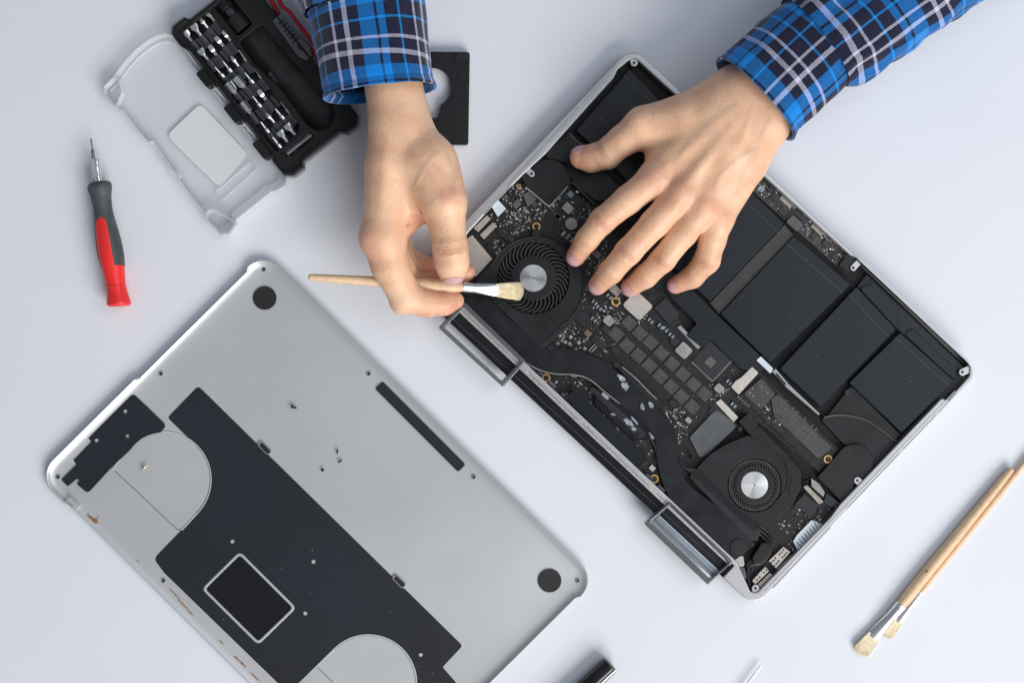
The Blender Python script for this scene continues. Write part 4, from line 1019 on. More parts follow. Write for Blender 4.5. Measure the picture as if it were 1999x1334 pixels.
class Hand: pass
def make_sdf(h):
    def f(P):
        P = P.astype(np.float32)
        palm = None
        for pts in h.palm:
            d = chain(P, pts, .004); palm = d if palm is None else smin(palm, d, h.kp)
        D = None
        for i, fg in enumerate(h.fingers):
            d = chain(P, fg, .0028)
            # joint knobs and skin creases over the middle joints
            for (idx, amp) in h.creases[i]:
                a, b, c = (np.array(fg[idx-1][:3]), np.array(fg[idx][:3]), np.array(fg[min(idx+1, len(fg)-1)][:3]))
                ax = (c - a) / (np.linalg.norm(c - a) + 1e-9); rel = P - b.astype(np.float32); s = rel @ ax.astype(np.float32)
                near = np.exp(-(np.linalg.norm(rel, axis=1) / (fg[idx][3] * 1.5)) ** 4)
                up = h.dorsal[i] - ax * float(h.dorsal[i] @ ax); up = up / np.linalg.norm(up)
                side = np.clip((rel @ up.astype(np.float32)) / fg[idx][3], 0, 1)
                wob = .0004 * np.sin((rel @ np.cross(up, ax).astype(np.float32)) * 900)
                for off, am in ((-.0022, .7), (0, 1), (.0022, .8)):
                    d = d + near * side * amp * am * np.exp(-((s - off + wob) / .0010) ** 2)
            Di = smin(palm, d, h.kf[i]); D = Di if D is None else smin(D, Di, .0007)
        for a, amp, w in h.bumps:
            rel = np.linalg.norm(P - np.array(a[:3], np.float32), axis=1); D = D - amp * np.exp(-(rel / w) ** 2)
        for a, b, amp, w in h.lines:
            ax = np.array(a[:3], np.float32); bx = np.array(b[:3], np.float32); dd = bx - ax; t = np.clip(((P - ax) @ dd) / float(dd @ dd), 0, 1)[:, None]
            rel = np.linalg.norm(P - (ax + t * dd), axis=1); D = D - amp * np.exp(-(rel / w) ** 2) * np.sin(np.pi * np.clip(t[:, 0], .02, .98)) ** .5
        return D
    return f
def surface(f, lo, hi, h):
    """naive surface nets on a narrow band"""
    lo = np.array(lo); n = np.ceil((np.array(hi) - lo) / h / 4).astype(int) * 4
    nc = n // 4
    gx, gy, gz = [lo[i] + (np.arange(nc[i]) + .5) * h * 4 for i in range(3)]
    C = np.stack(np.meshgrid(gx, gy, gz, indexing='ij'), -1).reshape(-1, 3)
    dc = f(C).reshape(nc)
    D = np.repeat(np.repeat(np.repeat(dc, 4, 0), 4, 1), 4, 2).astype(np.float32)
    need = np.abs(D) < h * 4 * 1.9
    idx = np.argwhere(need)
    P = lo + (idx + .5) * h
    out = np.empty(len(P), np.float32)
    for s in range(0, len(P), 400000): out[s:s+400000] = f(P[s:s+400000])
    D[need] = out
    ins = D < 0
    c = np.zeros(np.array(D.shape) - 1, int)
    for i in (0, 1):
        for j in (0, 1):
            for k in (0, 1): c += ins[i:D.shape[0]-1+i, j:D.shape[1]-1+j, k:D.shape[2]-1+k]
    cells = np.argwhere((c > 0) & (c < 8)); vid = -np.ones(c.shape, int); vid[tuple(cells.T)] = np.arange(len(cells))
    acc = np.zeros((len(cells), 3)); cnt = np.zeros(len(cells))
    corners = [(i, j, k) for i in (0, 1) for j in (0, 1) for k in (0, 1)]
    for a in corners:
        for ax in range(3):
            if a[ax]: continue
            b = list(a); b[ax] = 1
            da = D[tuple((cells + a).T)]; db = D[tuple((cells + b).T)]
            m = (da < 0) != (db < 0); t = np.where(m, da / np.where(m, da - db, 1), 0)
            p = np.array(a, float)[None] + t[:, None] * (np.array(b) - np.array(a))[None]
            acc[m] += p[m]; cnt[m] += 1
    V_ = lo + (cells + acc / cnt[:, None] + .5) * h
    F = []
    for ax in range(3):
        o1, o2 = [(1, 2), (2, 0), (0, 1)][ax]
        sl = [slice(1, -1)] * 3
        sh = np.array(D.shape); base = np.argwhere(ins[:-1 if ax == 0 else None, :-1 if ax == 1 else None, :-1 if ax == 2 else None] != ins[1 if ax == 0 else 0:, 1 if ax == 1 else 0:, 1 if ax == 2 else 0:])
        base = base[(base[:, o1] > 0) & (base[:, o2] > 0) & (base[:, o1] < sh[o1]-1) & (base[:, o2] < sh[o2]-1)]
        e1 = np.zeros(3, int); e1[o1] = 1; e2 = np.zeros(3, int); e2[o2] = 1
        q = [vid[tuple((base - d).T)] for d in (e1*0, e1, e1 + e2, e2)]
        Q = np.stack(q, 1); flip = ins[tuple(base.T)]
        Q[flip] = Q[flip][:, ::-1]; F.append(Q)
    F = np.concatenate(F); F = F[(F >= 0).all(1)]
    return V_, F

d3 = lambda *v: np.array(Vector(v).normalized())
# ---------------- spread hand (right of picture)
L = Hand()
idxf = [P3(1280, 348, 55, 32), P3(1226, 390, 54, 28), P3(1176, 431, 49, 25.5), P3(1146, 468, 38, 22.5), P3(1124, 501, 24.5, 19)]
midf = [P3(1328, 380, 57, 33), P3(1278, 436, 56, 28), P3(1227, 491, 49, 26), P3(1192, 531, 37, 23.5), P3(1167, 557, 24.5, 19)]
rinf = [P3(1370, 405, 55, 32), P3(1334, 455, 53, 27), P3(1294, 507, 46, 24.5), P3(1260, 540, 35, 22.5), P3(1231, 561, 24.5, 18.5)]
pinf = [P3(1402, 428, 49, 29), P3(1391, 468, 47, 26), P3(1380, 509, 40, 25), P3(1352, 541, 30, 21.5), P3(1319, 557, 22.5, 17)]
thuf = [P3(1330, 236, 50, 40), P3(1258, 246, 45, 34), P3(1216, 274, 40, 30), P3(1184, 300, 33, 29.5), P3(1155, 309, 28, 26.5), P3(1135, 307, 26, 23)]
L.fingers = [idxf, midf, rinf, pinf, thuf]
up = d3(0, 0, 1)
L.dorsal = [up] * 4 + [d3(-.25, .45, .8)]
L.creases = [[(2, .0013), (3, .0007)], [(2, .0013), (3, .0007)], [(2, .0013), (3, .0007)], [(2, .0011), (3, .0006)], [(3, .0012)]]
L.kf = [.007, .006, .006, .006, .010]; L.kp = .009
L.palm = [
 [P3(1650, 5, 58, 46), P3(1540, 95, 58, 50), P3(1447, 180, 54, 50), P3(1390, 235, 52, 50), P3(1284, 344, 52, 34)],
 [P3(1470, 195, 54, 52), P3(1400, 290, 55, 48), P3(1330, 376, 55, 35)],
 [P3(1485, 215, 53, 50), P3(1430, 310, 53, 44), P3(1370, 402, 53, 34)],
 [P3(1700, 60, 55, 46), P3(1580, 150, 55, 48), P3(1494, 240, 50, 47), P3(1456, 318, 46, 40), P3(1400, 424, 47, 31)],
 [P3(1430, 178, 50, 46), P3(1330, 232, 48, 42), P3(1258, 248, 44, 34)],
 [P3(1340, 262, 44, 40), P3(1296, 306, 44, 34)]]
L.bumps = [(P3(1280, 345, 66), .0016, .009), (P3(1326, 374, 69), .0020, .009), (P3(1372, 402, 66), .0016, .008), (P3(1405, 424, 60), .0014, .008),
           (P3(1240, 232, 55), .0016, .009), (P3(1176, 431, 58), .0007, .006), (P3(1227, 491, 58), .0008, .006), (P3(1294, 507, 55), .0007, .006), (P3(1540, 200, 66), .0030, .013),
           (P3(1303, 385, 66), -.0012, .008), (P3(1350, 408, 66), -.0012, .007)]
L.lines = [(P3(1420, 225, 72), P3(1285, 340, 66), .0008, .0035), (P3(1440, 235, 74), P3(1330, 370, 68), .0010, .0035), (P3(1455, 250, 73), P3(1375, 398, 66), .0009, .0035), (P3(1470, 275, 68), P3(1408, 420, 60), .0007, .0035),
           (P3(1400, 300, 73), P3(1356, 380, 68), -.0006, .004), (P3(1375, 285, 73), P3(1316, 355, 66), -.0006, .004), (P3(1470, 210, 75), P3(1430, 330, 72), .0005, .0022)]
# ---------------- brush-holding hand (left of picture)
R_ = Hand()
th = [P3(838, 318, 64, 50), P3(866, 396, 68, 40), P3(873, 440, 67, 34.5), P3(879, 484, 66, 34), P3(882, 512, 62, 33.5), P3(883, 530, 58, 27)]
ix = [P3(747, 462, 60, 41), P3(760, 515, 54, 37), P3(792, 580, 44, 32), P3(832, 592, 38, 27.5), P3(868, 591, 33, 24.5), P3(889, 587, 30.5, 17)]
md = [P3(752, 462, 42, 36), P3(778, 520, 34, 30), P3(800, 556, 28, 27), P3(850, 556, 23, 26), P3(893, 538, 22, 22), P3(910, 531, 23, 18)]
rg = [P3(756, 450, 34, 32), P3(776, 495, 26, 27), P3(800, 530, 19, 26), P3(846, 530, 16, 24), P3(872, 518, 18, 20)]
pk = [P3(766, 430, 25, 28), P3(778, 470, 16, 24), P3(796, 503, 13, 20), P3(836, 520, 13, 18)]
R_.fingers = [ix, th, md, rg, pk]
R_.dorsal = [d3(-.7, -.6, .4), d3(.1, .2, 1), d3(-.7, -.5, 0), d3(-.6, -.5, 0), d3(-.6, -.5, 0)]
R_.creases = [[(3, .0006)], [(3, .0016)], [], [], []]
R_.kf = [.008, .009, .006, .006, .006]; R_.kp = .010
R_.palm = [
 [P3(735, -60, 62, 48), P3(757, 110, 61, 49), P3(772, 240, 60, 50), P3(762, 320, 61, 47), P3(748, 460, 60, 41)],
 [P3(775, -60, 58, 44), P3(772, 160, 55, 46), P3(800, 270, 58, 50), P3(838, 325, 62, 51), P3(866, 394, 67, 40)],
 [P3(785, 280, 48, 50), P3(770, 360, 46, 46), P3(752, 455, 44, 38)],
 [P3(785, 280, 40, 48), P3(780, 350, 34, 44), P3(762, 440, 32, 34)],
 [P3(785, 290, 32, 40), P3(780, 350, 26, 38), P3(768, 425, 25, 30)],
 [P3(810, 330, 55, 52), P3(806, 378, 52, 46), P3(790, 424, 50, 32)],
 [P3(850, 360, 58, 44), P3(835, 400, 56, 32)]]
R_.bumps = [(P3(717, 470, 66), .0018, .009), (P3(845, 262, 72), .0010, .012), (P3(880, 385, 86), .0012, .010), (P3(880, 482, 80), .0007, .007), (P3(824, 425, 62), -.0026, .0045), (P3(752, 395, 74), -.0006, .012), (P3(770, 610, 44), .0012, .007)]
R_.lines = [(P3(806, 425, 66), P3(845, 432, 62), -.0034, .0018), (P3(812, 408, 72), P3(846, 424, 68), -.0016, .0013), (P3(790, 440, 64), P3(836, 438, 58), -.0014, .0013), (P3(790, 265, 80), P3(868, 365, 86), .0010, .0040), (P3(835, 250, 74), P3(890, 350, 76), .0009, .0035), (P3(812, 300, 80), P3(868, 330, 82), -.0009, .004),
            (P3(846, 585, 42), P3(852, 612, 40), -.0026, .0013), (P3(800, 590, 46), P3(815, 612, 40), -.0014, .0013), (P3(755, 280, 80), P3(740, 440, 76), .0007, .004)]
def vein(pts, r=.0006): return [(P3(*a), P3(*b), r, .0016) for a, b in zip(pts, pts[1:])]
L.veins = vein([(1500, 235, 72), (1478, 290, 70), (1452, 330, 68), (1436, 380, 63)]) + vein([(1478, 290, 70), (1440, 310, 72), (1405, 345, 71), (1392, 385, 66)]) + vein([(1440, 200, 78), (1400, 225, 77), (1350, 262, 72), (1318, 320, 70)])
R_.veins = vein([(850, 265, 74), (872, 300, 80), (888, 345, 84), (884, 372, 86)]) + vein([(850, 300, 84), (820, 340, 84), (800, 380, 78)])
L.lines += L.veins; R_.lines += R_.veins
fL, fR = make_sdf(L), make_sdf(R_)
HS = .00085
loL, hiL = W(1095, 605, .0), W(1690, -20, .0); VL, FL = surface(fL, (loL.x, loL.y, .008), (hiL.x, hiL.y, .088), HS)
loR, hiR = W(690, 640, .0), W(935, -40, .0); VR, FR = surface(fR, (loR.x, loR.y, .001), (hiR.x, hiR.y, .098), HS)
def colour(Vv, h, tips, knk, f):
    # r: redness at knuckles and fingertips (pigment), b: unused
    red = np.zeros(len(Vv))
    for a, s in tips: red += .80 * np.exp(-(np.linalg.norm(Vv - np.array(a[:3]), axis=1) / s) ** 2)
    for a, s in knk: red += .50 * np.exp(-(np.linalg.norm(Vv - np.array(a[:3]), axis=1) / s) ** 2)
    # g: finger joint folds, redder crease skin with crease shade painted into the colour
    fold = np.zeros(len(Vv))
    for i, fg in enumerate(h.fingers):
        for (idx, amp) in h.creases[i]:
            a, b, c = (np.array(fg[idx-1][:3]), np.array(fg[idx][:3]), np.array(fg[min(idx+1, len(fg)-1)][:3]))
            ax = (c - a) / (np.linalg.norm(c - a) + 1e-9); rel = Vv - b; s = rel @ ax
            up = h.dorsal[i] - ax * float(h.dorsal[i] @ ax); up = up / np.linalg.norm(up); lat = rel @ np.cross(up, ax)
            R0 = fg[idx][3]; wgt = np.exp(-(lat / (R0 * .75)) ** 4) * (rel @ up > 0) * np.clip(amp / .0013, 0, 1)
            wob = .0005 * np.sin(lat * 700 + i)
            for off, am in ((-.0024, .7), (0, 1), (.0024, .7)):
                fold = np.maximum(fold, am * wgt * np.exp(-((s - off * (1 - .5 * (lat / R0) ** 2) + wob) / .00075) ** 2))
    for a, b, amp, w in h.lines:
        if amp < 0 and w < .003:  # web and index creases get their shading painted in too
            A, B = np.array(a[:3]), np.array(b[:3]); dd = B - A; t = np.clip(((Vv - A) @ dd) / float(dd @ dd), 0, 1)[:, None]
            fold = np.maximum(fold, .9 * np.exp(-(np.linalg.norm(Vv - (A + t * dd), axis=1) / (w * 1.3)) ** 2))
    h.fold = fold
    ve = np.zeros(len(Vv))
    for a, b, amp, w in h.veins:
        A, B = np.array(a[:3]), np.array(b[:3]); dd = B - A; t = np.clip(((Vv - A) @ dd) / float(dd @ dd), 0, 1)[:, None]
        q = Vv - (A + t * dd); ve = np.maximum(ve, np.exp(-(q[:, 0]**2 + q[:, 1]**2) / .0022 ** 2) * (np.abs(q[:, 2]) < .018) * (Vv[:, 2] > .04))
    h.ve = ve
    return np.clip(red, 0, 1)
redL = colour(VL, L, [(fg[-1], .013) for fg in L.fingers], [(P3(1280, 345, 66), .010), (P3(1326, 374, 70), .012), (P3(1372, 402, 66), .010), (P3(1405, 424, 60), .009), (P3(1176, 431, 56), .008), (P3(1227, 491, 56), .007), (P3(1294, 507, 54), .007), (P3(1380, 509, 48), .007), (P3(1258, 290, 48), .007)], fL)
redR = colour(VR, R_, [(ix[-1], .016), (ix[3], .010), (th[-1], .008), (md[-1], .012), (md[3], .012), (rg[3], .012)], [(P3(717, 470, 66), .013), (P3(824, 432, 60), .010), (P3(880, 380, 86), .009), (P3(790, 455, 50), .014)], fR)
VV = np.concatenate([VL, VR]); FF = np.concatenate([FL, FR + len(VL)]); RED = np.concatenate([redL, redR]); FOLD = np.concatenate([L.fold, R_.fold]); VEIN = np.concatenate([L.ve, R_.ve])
VV = VV - np.array(ORG[PER.name])
me = bpy.data.meshes.new('body'); me.from_pydata(VV.tolist(), [], FF.tolist()); me.update()
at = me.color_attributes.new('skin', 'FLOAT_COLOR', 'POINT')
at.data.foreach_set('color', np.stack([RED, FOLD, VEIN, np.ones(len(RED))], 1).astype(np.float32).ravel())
body = bpy.data.objects.new('body', me); COL.objects.link(body); body.parent = PER; ORG[body.name] = ORG[PER.name]
me.polygons.foreach_set('use_smooth', [True] * len(me.polygons))
sm = body.modifiers.new('s', 'SMOOTH'); sm.factor = .5; sm.iterations = 2
def skin_mat():
    m = bpy.data.materials.new('skin'); m.use_nodes = True; nt = m.node_tree; N = nt.nodes; Lk = nt.links; b = N['Principled BSDF']
    tc = N.new('ShaderNodeTexCoord'); a = N.new('ShaderNodeVertexColor'); a.layer_name = 'skin'
    sep = N.new('ShaderNodeSeparateColor'); Lk.new(a.outputs[0], sep.inputs[0])
    n1 = N.new('ShaderNodeTexNoise'); n1.inputs['Scale'].default_value = 48; n1.inputs['Detail'].default_value = 6; Lk.new(tc.outputs['Object'], n1.inputs[0])
    r1 = N.new('ShaderNodeMapRange'); r1.inputs[1].default_value = .35; r1.inputs[2].default_value = .68; Lk.new(n1.outputs[0], r1.inputs[0])
    mA = N.new('ShaderNodeMix'); mA.data_type = 'RGBA'; mA.inputs[6].default_value = (.71, .415, .26, 1); mA.inputs[7].default_value = (.84, .55, .365, 1); Lk.new(r1.outputs[0], mA.inputs[0])
    n2 = N.new('ShaderNodeTexNoise'); n2.inputs['Scale'].default_value = 140; n2.inputs['Detail'].default_value = 4; Lk.new(tc.outputs['Object'], n2.inputs[0])
    mm = N.new('ShaderNodeMath'); mm.operation = 'MULTIPLY'; Lk.new(sep.outputs[0], mm.inputs[0])
    r2 = N.new('ShaderNodeMapRange'); r2.inputs[1].default_value = .3; r2.inputs[2].default_value = .6; r2.inputs[3].default_value = .55; r2.inputs[4].default_value = 1; Lk.new(n2.outputs[0], r2.inputs[0]); Lk.new(r2.outputs[0], mm.inputs[1])
    mB = N.new('ShaderNodeMix'); mB.data_type = 'RGBA'; mB.inputs[7].default_value = (.62, .24, .17, 1); Lk.new(mm.outputs[0], mB.inputs[0]); Lk.new(mA.outputs[2], mB.inputs[6])
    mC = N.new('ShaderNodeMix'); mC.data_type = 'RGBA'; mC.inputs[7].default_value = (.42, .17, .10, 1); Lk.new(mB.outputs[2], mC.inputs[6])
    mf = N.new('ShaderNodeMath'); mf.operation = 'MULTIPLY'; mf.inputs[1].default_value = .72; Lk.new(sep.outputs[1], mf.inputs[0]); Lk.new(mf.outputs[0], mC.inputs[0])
    mV = N.new('ShaderNodeMix'); mV.data_type = 'RGBA'; mV.inputs[7].default_value = (.44, .33, .25, 1); Lk.new(mC.outputs[2], mV.inputs[6])
    mw = N.new('ShaderNodeMath'); mw.operation = 'MULTIPLY'; mw.inputs[1].default_value = .30; Lk.new(sep.outputs[2], mw.inputs[0]); Lk.new(mw.outputs[0], mV.inputs[0])
    Lk.new(mV.outputs[2], b.inputs['Base Color'])
    b.inputs['Roughness'].default_value = .43; b.inputs['Specular IOR Level'].default_value = .5
    b.inputs['Subsurface Weight'].default_value = .35; b.inputs['Subsurface Radius'].default_value = (1, .35, .18); b.inputs['Subsurface Scale'].default_value = .004
    v = N.new('ShaderNodeTexVoronoi'); v.inputs['Scale'].default_value = 1100; Lk.new(tc.outputs['Object'], v.inputs[0])
    n3 = N.new('ShaderNodeTexNoise'); n3.inputs['Scale'].default_value = 420; n3.inputs['Detail'].default_value = 6; Lk.new(tc.outputs['Object'], n3.inputs[0])
    ad = N.new('ShaderNodeMath'); ad.operation = 'MULTIPLY_ADD'; ad.inputs[1].default_value = .35; Lk.new(v.outputs[0], ad.inputs[0]); Lk.new(n3.outputs[0], ad.inputs[2])
    bp = N.new('ShaderNodeBump'); bp.inputs['Strength'].default_value = .55; bp.inputs['Distance'].default_value = .0006; Lk.new(ad.outputs[0], bp.inputs['Height']); Lk.new(bp.outputs[0], b.inputs['Normal'])
    return m
me.materials.append(skin_mat())
M['nail'] = mat('fingernail', (.62, .355, .35), .28, var=.06, vscale=150, coat=.2)
def nail(f, tip, prev, upv, ln, wd, back=.35):
    t = np.array(tip[:3]); p = np.array(prev[:3]); d = t - p; d = d / np.linalg.norm(d)
    u = np.array(upv) - d * float(np.array(upv) @ d); u = u / np.linalg.norm(u); s = np.cross(d, u); r = tip[3]
    n1, n2 = 18, 14; grid = []
    c0 = t + d * (r * .90 - ln / 2)
    for i in range(n1 + 1):
        a = -1 + 2 * i / n1
        for j in range(n2 + 1):
            b = -1 + 2 * j / n2
            # rounded front and cuticle
            wloc = wd * (1 - .10 * max(0, -a)) * math.sqrt(max(.03, 1 - abs(a) ** 5))
            aa = a * (1 - (.16 if a > 0 else .22) * b * b)
            grid.append(c0 + d * aa * ln / 2 + s * b * wloc / 2 + u * r * 1.6)
    G = np.array(grid, np.float32)
    for _ in range(24):
        dd = f(G); G = G - u.astype(np.float32) * np.maximum(dd - .00012, -.001)[:, None] * .8
    # drop points that slid off the side: limit how deep they may go
    bm = bmesh.new(); vs = [bm.verts.new(Vector(map(float, g))) for g in G]
    hasf = []
    for i in range(n1):
        for j in range(n2):
            q = (i*(n2+1)+j, i*(n2+1)+j+1, (i+1)*(n2+1)+j+1, (i+1)*(n2+1)+j)
            bm.faces.new([vs[k] for k in q])
    e = bmesh.ops.extrude_face_region(bm, geom=list(bm.faces)); 
    for v in e['geom']:
        if isinstance(v, bmesh.types.BMVert): v.co += Vector(map(float, u)) * .00030
    o = link('fingernail', fin(bm), 'nail', body, sharp=80); return o
nail(fL, idxf[-1], idxf[-2], (-.1, .05, 1), .0120, .0125)
nail(fL, midf[-1], midf[-2], (-.05, .0, 1), .0125, .0125)
nail(fL, rinf[-1], rinf[-2], (-.05, .0, 1), .0120, .0122)
nail(fL, pinf[-1], pinf[-2], (-.05, .0, 1), .0100, .0098)
nail(fL, thuf[-1], thuf[-2], (-.15, .75, .60), .0115, .0115)
nail(fR, th[-1], th[-2], (.12, -.10, 1), .0105, .0155)

# ---------------- plaid sleeves
def plaid_mat():
    m = bpy.data.materials.new('plaid_flannel'); m.use_nodes = True; nt = m.node_tree; N = nt.nodes; Lk = nt.links; b = N['Principled BSDF']
    uv = N.new('ShaderNodeUVMap'); uv.uv_map = 'cloth'; sep = N.new('ShaderNodeSeparateXYZ'); 
    nz = N.new('ShaderNodeTexNoise'); nz.inputs['Scale'].default_value = 900; nz.inputs['Detail'].default_value = 2
    Lk.new(uv.outputs[0], nz.inputs[0])
    vm = N.new('ShaderNodeVectorMath'); vm.operation = 'MULTIPLY_ADD'; vm.inputs[1].default_value = (.0012, .0012, 0); Lk.new(nz.outputs['Color'], vm.inputs[0]); Lk.new(uv.outputs[0], vm.inputs[2])
    Lk.new(vm.outputs[0], sep.inputs[0])
    navy, blue, lb, wh, dk = (.010, .012, .032), (.003, .195, .60), (.004, .24, .66), (.50, .49, .61), (.006, .010, .03)
    stops = [(0, lb), (.026, navy), (.207, wh), (.240, navy), (.355, wh), (.412, navy), (.54, blue), (.725, dk), (.755, blue), (.84, navy)]
    cols = []
    for ax in range(2):
        dv = N.new('ShaderNodeMath'); dv.operation = 'DIVIDE'; dv.inputs[1].default_value = .0625; Lk.new(sep.outputs[ax], dv.inputs[0])
        fr = N.new('ShaderNodeMath'); fr.operation = 'FRACT'; Lk.new(dv.outputs[0], fr.inputs[0])
        r = N.new('ShaderNodeValToRGB'); r.color_ramp.interpolation = 'CONSTANT'; e = r.color_ramp.elements
        e[0].position = 0; e[0].color = (*stops[0][1], 1); e[1].position = stops[1][0]; e[1].color = (*stops[1][1], 1)
        for p_, c_ in stops[2:]: q = e.new(p_); q.color = (*c_, 1)
        Lk.new(fr.outputs[0], r.inputs[0]); cols.append(r)
    ad = N.new('ShaderNodeMath'); ad.operation = 'ADD'; Lk.new(sep.outputs[0], ad.inputs[0]); Lk.new(sep.outputs[1], ad.inputs[1])
    ml = N.new('ShaderNodeMath'); ml.operation = 'MULTIPLY'; ml.inputs[1].default_value = 2 * math.pi / .0016; Lk.new(ad.outputs[0], ml.inputs[0])
    sn = N.new('ShaderNodeMath'); sn.operation = 'SINE'; Lk.new(ml.outputs[0], sn.inputs[0])
    mf = N.new('ShaderNodeMath'); mf.operation = 'MULTIPLY_ADD'; mf.inputs[1].default_value = .13; mf.inputs[2].default_value = .48; Lk.new(sn.outputs[0], mf.inputs[0])
    n5 = N.new('ShaderNodeTexNoise'); n5.inputs['Scale'].default_value = 2200; Lk.new(uv.outputs[0], n5.inputs[0])
    ms = N.new('ShaderNodeMath'); ms.operation = 'MULTIPLY_ADD'; ms.inputs[1].default_value = .44; Lk.new(n5.outputs[0], ms.inputs[0]); Lk.new(mf.outputs[0], ms.inputs[2])
    m5 = N.new('ShaderNodeMath'); m5.operation = 'SUBTRACT'; m5.inputs[1].default_value = .22; Lk.new(ms.outputs[0], m5.inputs[0])
    mx = N.new('ShaderNodeMix'); mx.data_type = 'RGBA'; Lk.new(m5.outputs[0], mx.inputs[0]); Lk.new(cols[0].outputs[0], mx.inputs[6]); Lk.new(cols[1].outputs[0], mx.inputs[7])
    Lk.new(mx.outputs[2], b.inputs['Base Color']); b.inputs['Roughness'].default_value = .9; b.inputs['Specular IOR Level'].default_value = .15
    b.inputs['Sheen Weight'].default_value = .25; b.inputs['Sheen Roughness'].default_value = .5
    bp = N.new('ShaderNodeBump'); bp.inputs['Strength'].default_value = .5; bp.inputs['Distance'].default_value = .0004
    n6 = N.new('ShaderNodeTexNoise'); n6.inputs['Scale'].default_value = 90; n6.inputs['Detail'].default_value = 5; Lk.new(uv.outputs[0], n6.inputs[0])
    a2 = N.new('ShaderNodeMath'); a2.operation = 'MULTIPLY_ADD'; a2.inputs[1].default_value = .12; Lk.new(sn.outputs[0], a2.inputs[0])
    a3 = N.new('ShaderNodeMath'); a3.operation = 'MULTIPLY'; a3.inputs[1].default_value = 3.0; Lk.new(n6.outputs[0], a3.inputs[0]); Lk.new(a3.outputs[0], a2.inputs[2])
    Lk.new(a2.outputs[0], bp.inputs['Height']); Lk.new(bp.outputs[0], b.inputs['Normal'])
    return m
M['plaid'] = plaid_mat()
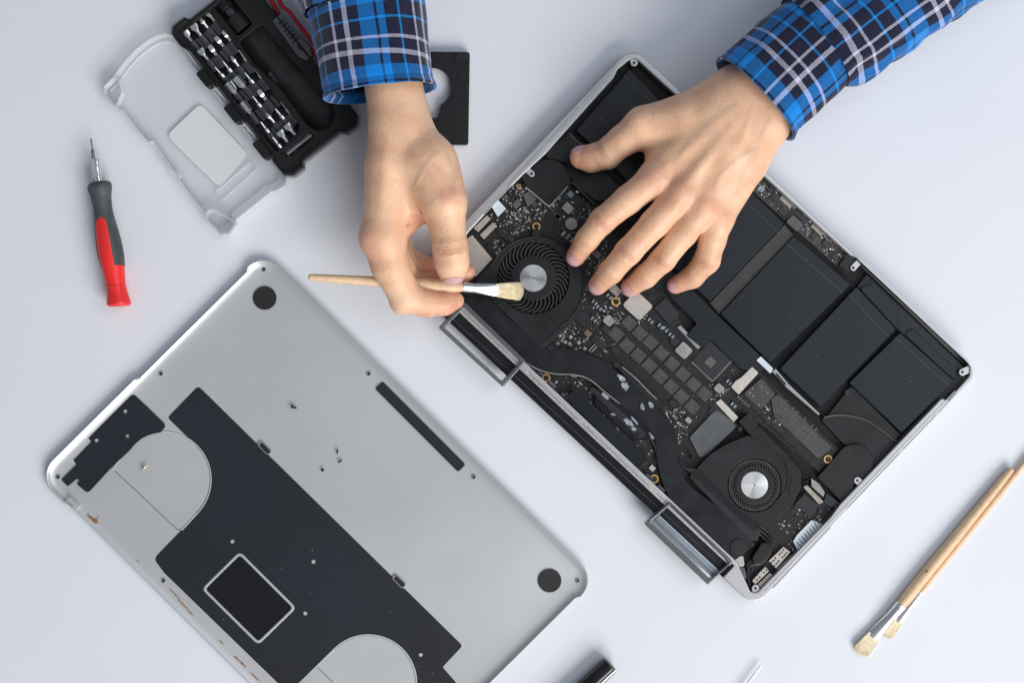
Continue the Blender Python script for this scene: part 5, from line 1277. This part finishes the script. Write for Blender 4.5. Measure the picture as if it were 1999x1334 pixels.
def sleeve(name, st, parent, u0, v0, amp, seed, thick=.0013, n=128, fold=None, seam=None, hem=True, rings_per=16):
    """st: (cx, cy, z mm, half width px, half height mm, skew deg) along the arm from the hand upwards"""
    pts = []
    P = [Vector((s[0], s[1], 0)) for s in st]
    dens = []
    for i in range(len(st) - 1):
        for k in range(rings_per):
            t = k / rings_per; j0, j3 = max(i-1, 0), min(i+2, len(st)-1)
            cr = lambda a, b, c, d: .5*((2*b)+(c-a)*t+(2*a-5*b+4*c-d)*t*t+(3*b-a-3*c+d)*t**3)
            dens.append([cr(st[j0][q], st[i][q], st[i+1][q], st[j3][q]) for q in range(6)])
    dens.append(list(st[-1]))
    C3 = [W(d[0], d[1], d[2]/1000.) for d in dens]
    bm = bmesh.new(); uvl = bm.loops.layers.uv.new('cloth'); rows = []; uvs = []; v = v0
    meanr = np.mean([d[3] for d in dens]) * S(.06)
    for i, d in enumerate(dens):
        t = (C3[min(i+1, len(C3)-1)] - C3[max(i-1, 0)]); t.z = 0; t.normalize()
        side = Vector((t.y, -t.x, 0)); sk = math.radians(d[5]); side = (side * math.cos(sk) + t * math.sin(sk))
        if i: v += (C3[i] - C3[i-1]).length
        w = d[3] * S(d[2]/1000.); h_ = d[4] / 1000.
        row, ur = [], []; per = 0; prev = None
        for k in range(n + 1):
            a = 2*math.pi*k/n
            ca, sa = math.cos(a), math.sin(a)
            ex = .86
            px_, pz_ = math.copysign(abs(ca)**ex, ca)*w, math.copysign(abs(sa)**ex, sa)*h_
            q = Vector((math.cos(a)*2.2, math.sin(a)*2.2, (v - v0) * 26 + seed))
            dis = amp * (noise.noise(q) + .5 * noise.noise(q * 2.3)) * min(1, .25 + i / 12)
            if fold: dis += fold(a, (v - v0))
            if seam:
                for sv in seam: dis -= .0009 * math.exp(-(((v - v0) - sv) / .0011) ** 2)
            rr = Vector((px_, pz_)); nr = rr.normalized() * dis
            p = C3[i] + side * (px_ + nr.x) + Vector((0, 0, pz_ + nr.y))
            if p.z < .002: p.z = .002
            if prev is not None: per += (p - prev).length
            prev = p; row.append(p); ur.append(per)
        rows.append(row); uvs.append((ur, v))
    tot0 = uvs[0][0][-1]
    V_ = [[bm.verts.new(p) for p in row[:-1]] for row in rows]
    for i in range(len(rows) - 1):
        for k in range(n):
            f = bm.faces.new((V_[i][k], V_[i][(k+1) % n], V_[i+1][(k+1) % n], V_[i+1][k]))
            for lp, (ii, kk) in zip(f.loops, ((i, k), (i, k+1), (i+1, k+1), (i+1, k))):
                # the pattern is woven straight: spread measured from the top of the sleeve
                ur, vv = uvs[ii]; m_ = ur[n//4]
                lp[uvl].uv = (u0 - (ur[kk] - m_), v0 - (vv - v0) + (.003 * math.sin(2*math.pi*kk/n)))
    me = bpy.data.meshes.new(name); bmesh.ops.recalc_face_normals(bm, faces=bm.faces); bm.to_mesh(me); bm.free()
    o = link(name, me, 'plaid', parent, sharp=80)
    so = o.modifiers.new('thick', 'SOLIDIFY'); so.thickness = thick; so.offset = -1
    return o
# photo-left arm
cuffA = sleeve('sleeve', [(708, 12, 61, 116, 36, 2), (702, -40, 62, 126, 39, 2), (694, -110, 64, 130, 41, 0), (684, -230, 68, 134, 43, 0), (668, -420, 76, 142, 47, 0)], PER, .006, .004, .0030, 3.1,
               fold=lambda a, v: .0022 * math.exp(-((v - .012) / .010)**2))
cuff1 = sleeve('cuff', [(742, 181, 58, 108, 35, -4), (734, 140, 59, 108, 35, -3), (728, 90, 60, 110.5, 35, -2), (716, 10, 61, 116, 36.5, 2)], cuffA, .038, .0445, .0016, 8.2, thick=.0022,
               seam=(.006, .062), fold=lambda a, v: .0012 * math.exp(-(v / .003)**2))
# photo-right arm
cuffB = sleeve('sleeve', [(1590, 84, 60, 98, 32, 0), (1622, 60, 60, 108, 35, 3), (1690, 8, 60, 120, 37, 8), (1780, -58, 61, 122, 39, 8), (1880, -130, 63, 126, 41, 4), (2020, -230, 66, 134, 45, 0)], PER, .050, .030, .0042, 5.7,
               fold=lambda a, v: .0022 * noise.noise(Vector((v * 60 + math.sin(a) * .8, math.cos(a) * .8, 4.2))) + .003 * math.exp(-((v - .012) / .012)**2))
cuff2 = sleeve('cuff', [(1474, 194, 56, 106, 33, -3), (1500, 167, 57, 105, 33, -2), (1545, 124, 58, 102, 33, 0), (1602, 73, 60, 99, 33, 3)], cuffB, .0115, .0445, .0018, 1.3, thick=.0022,
               seam=(.006, .062), fold=lambda a, v: .0012 * math.exp(-(v / .003)**2))
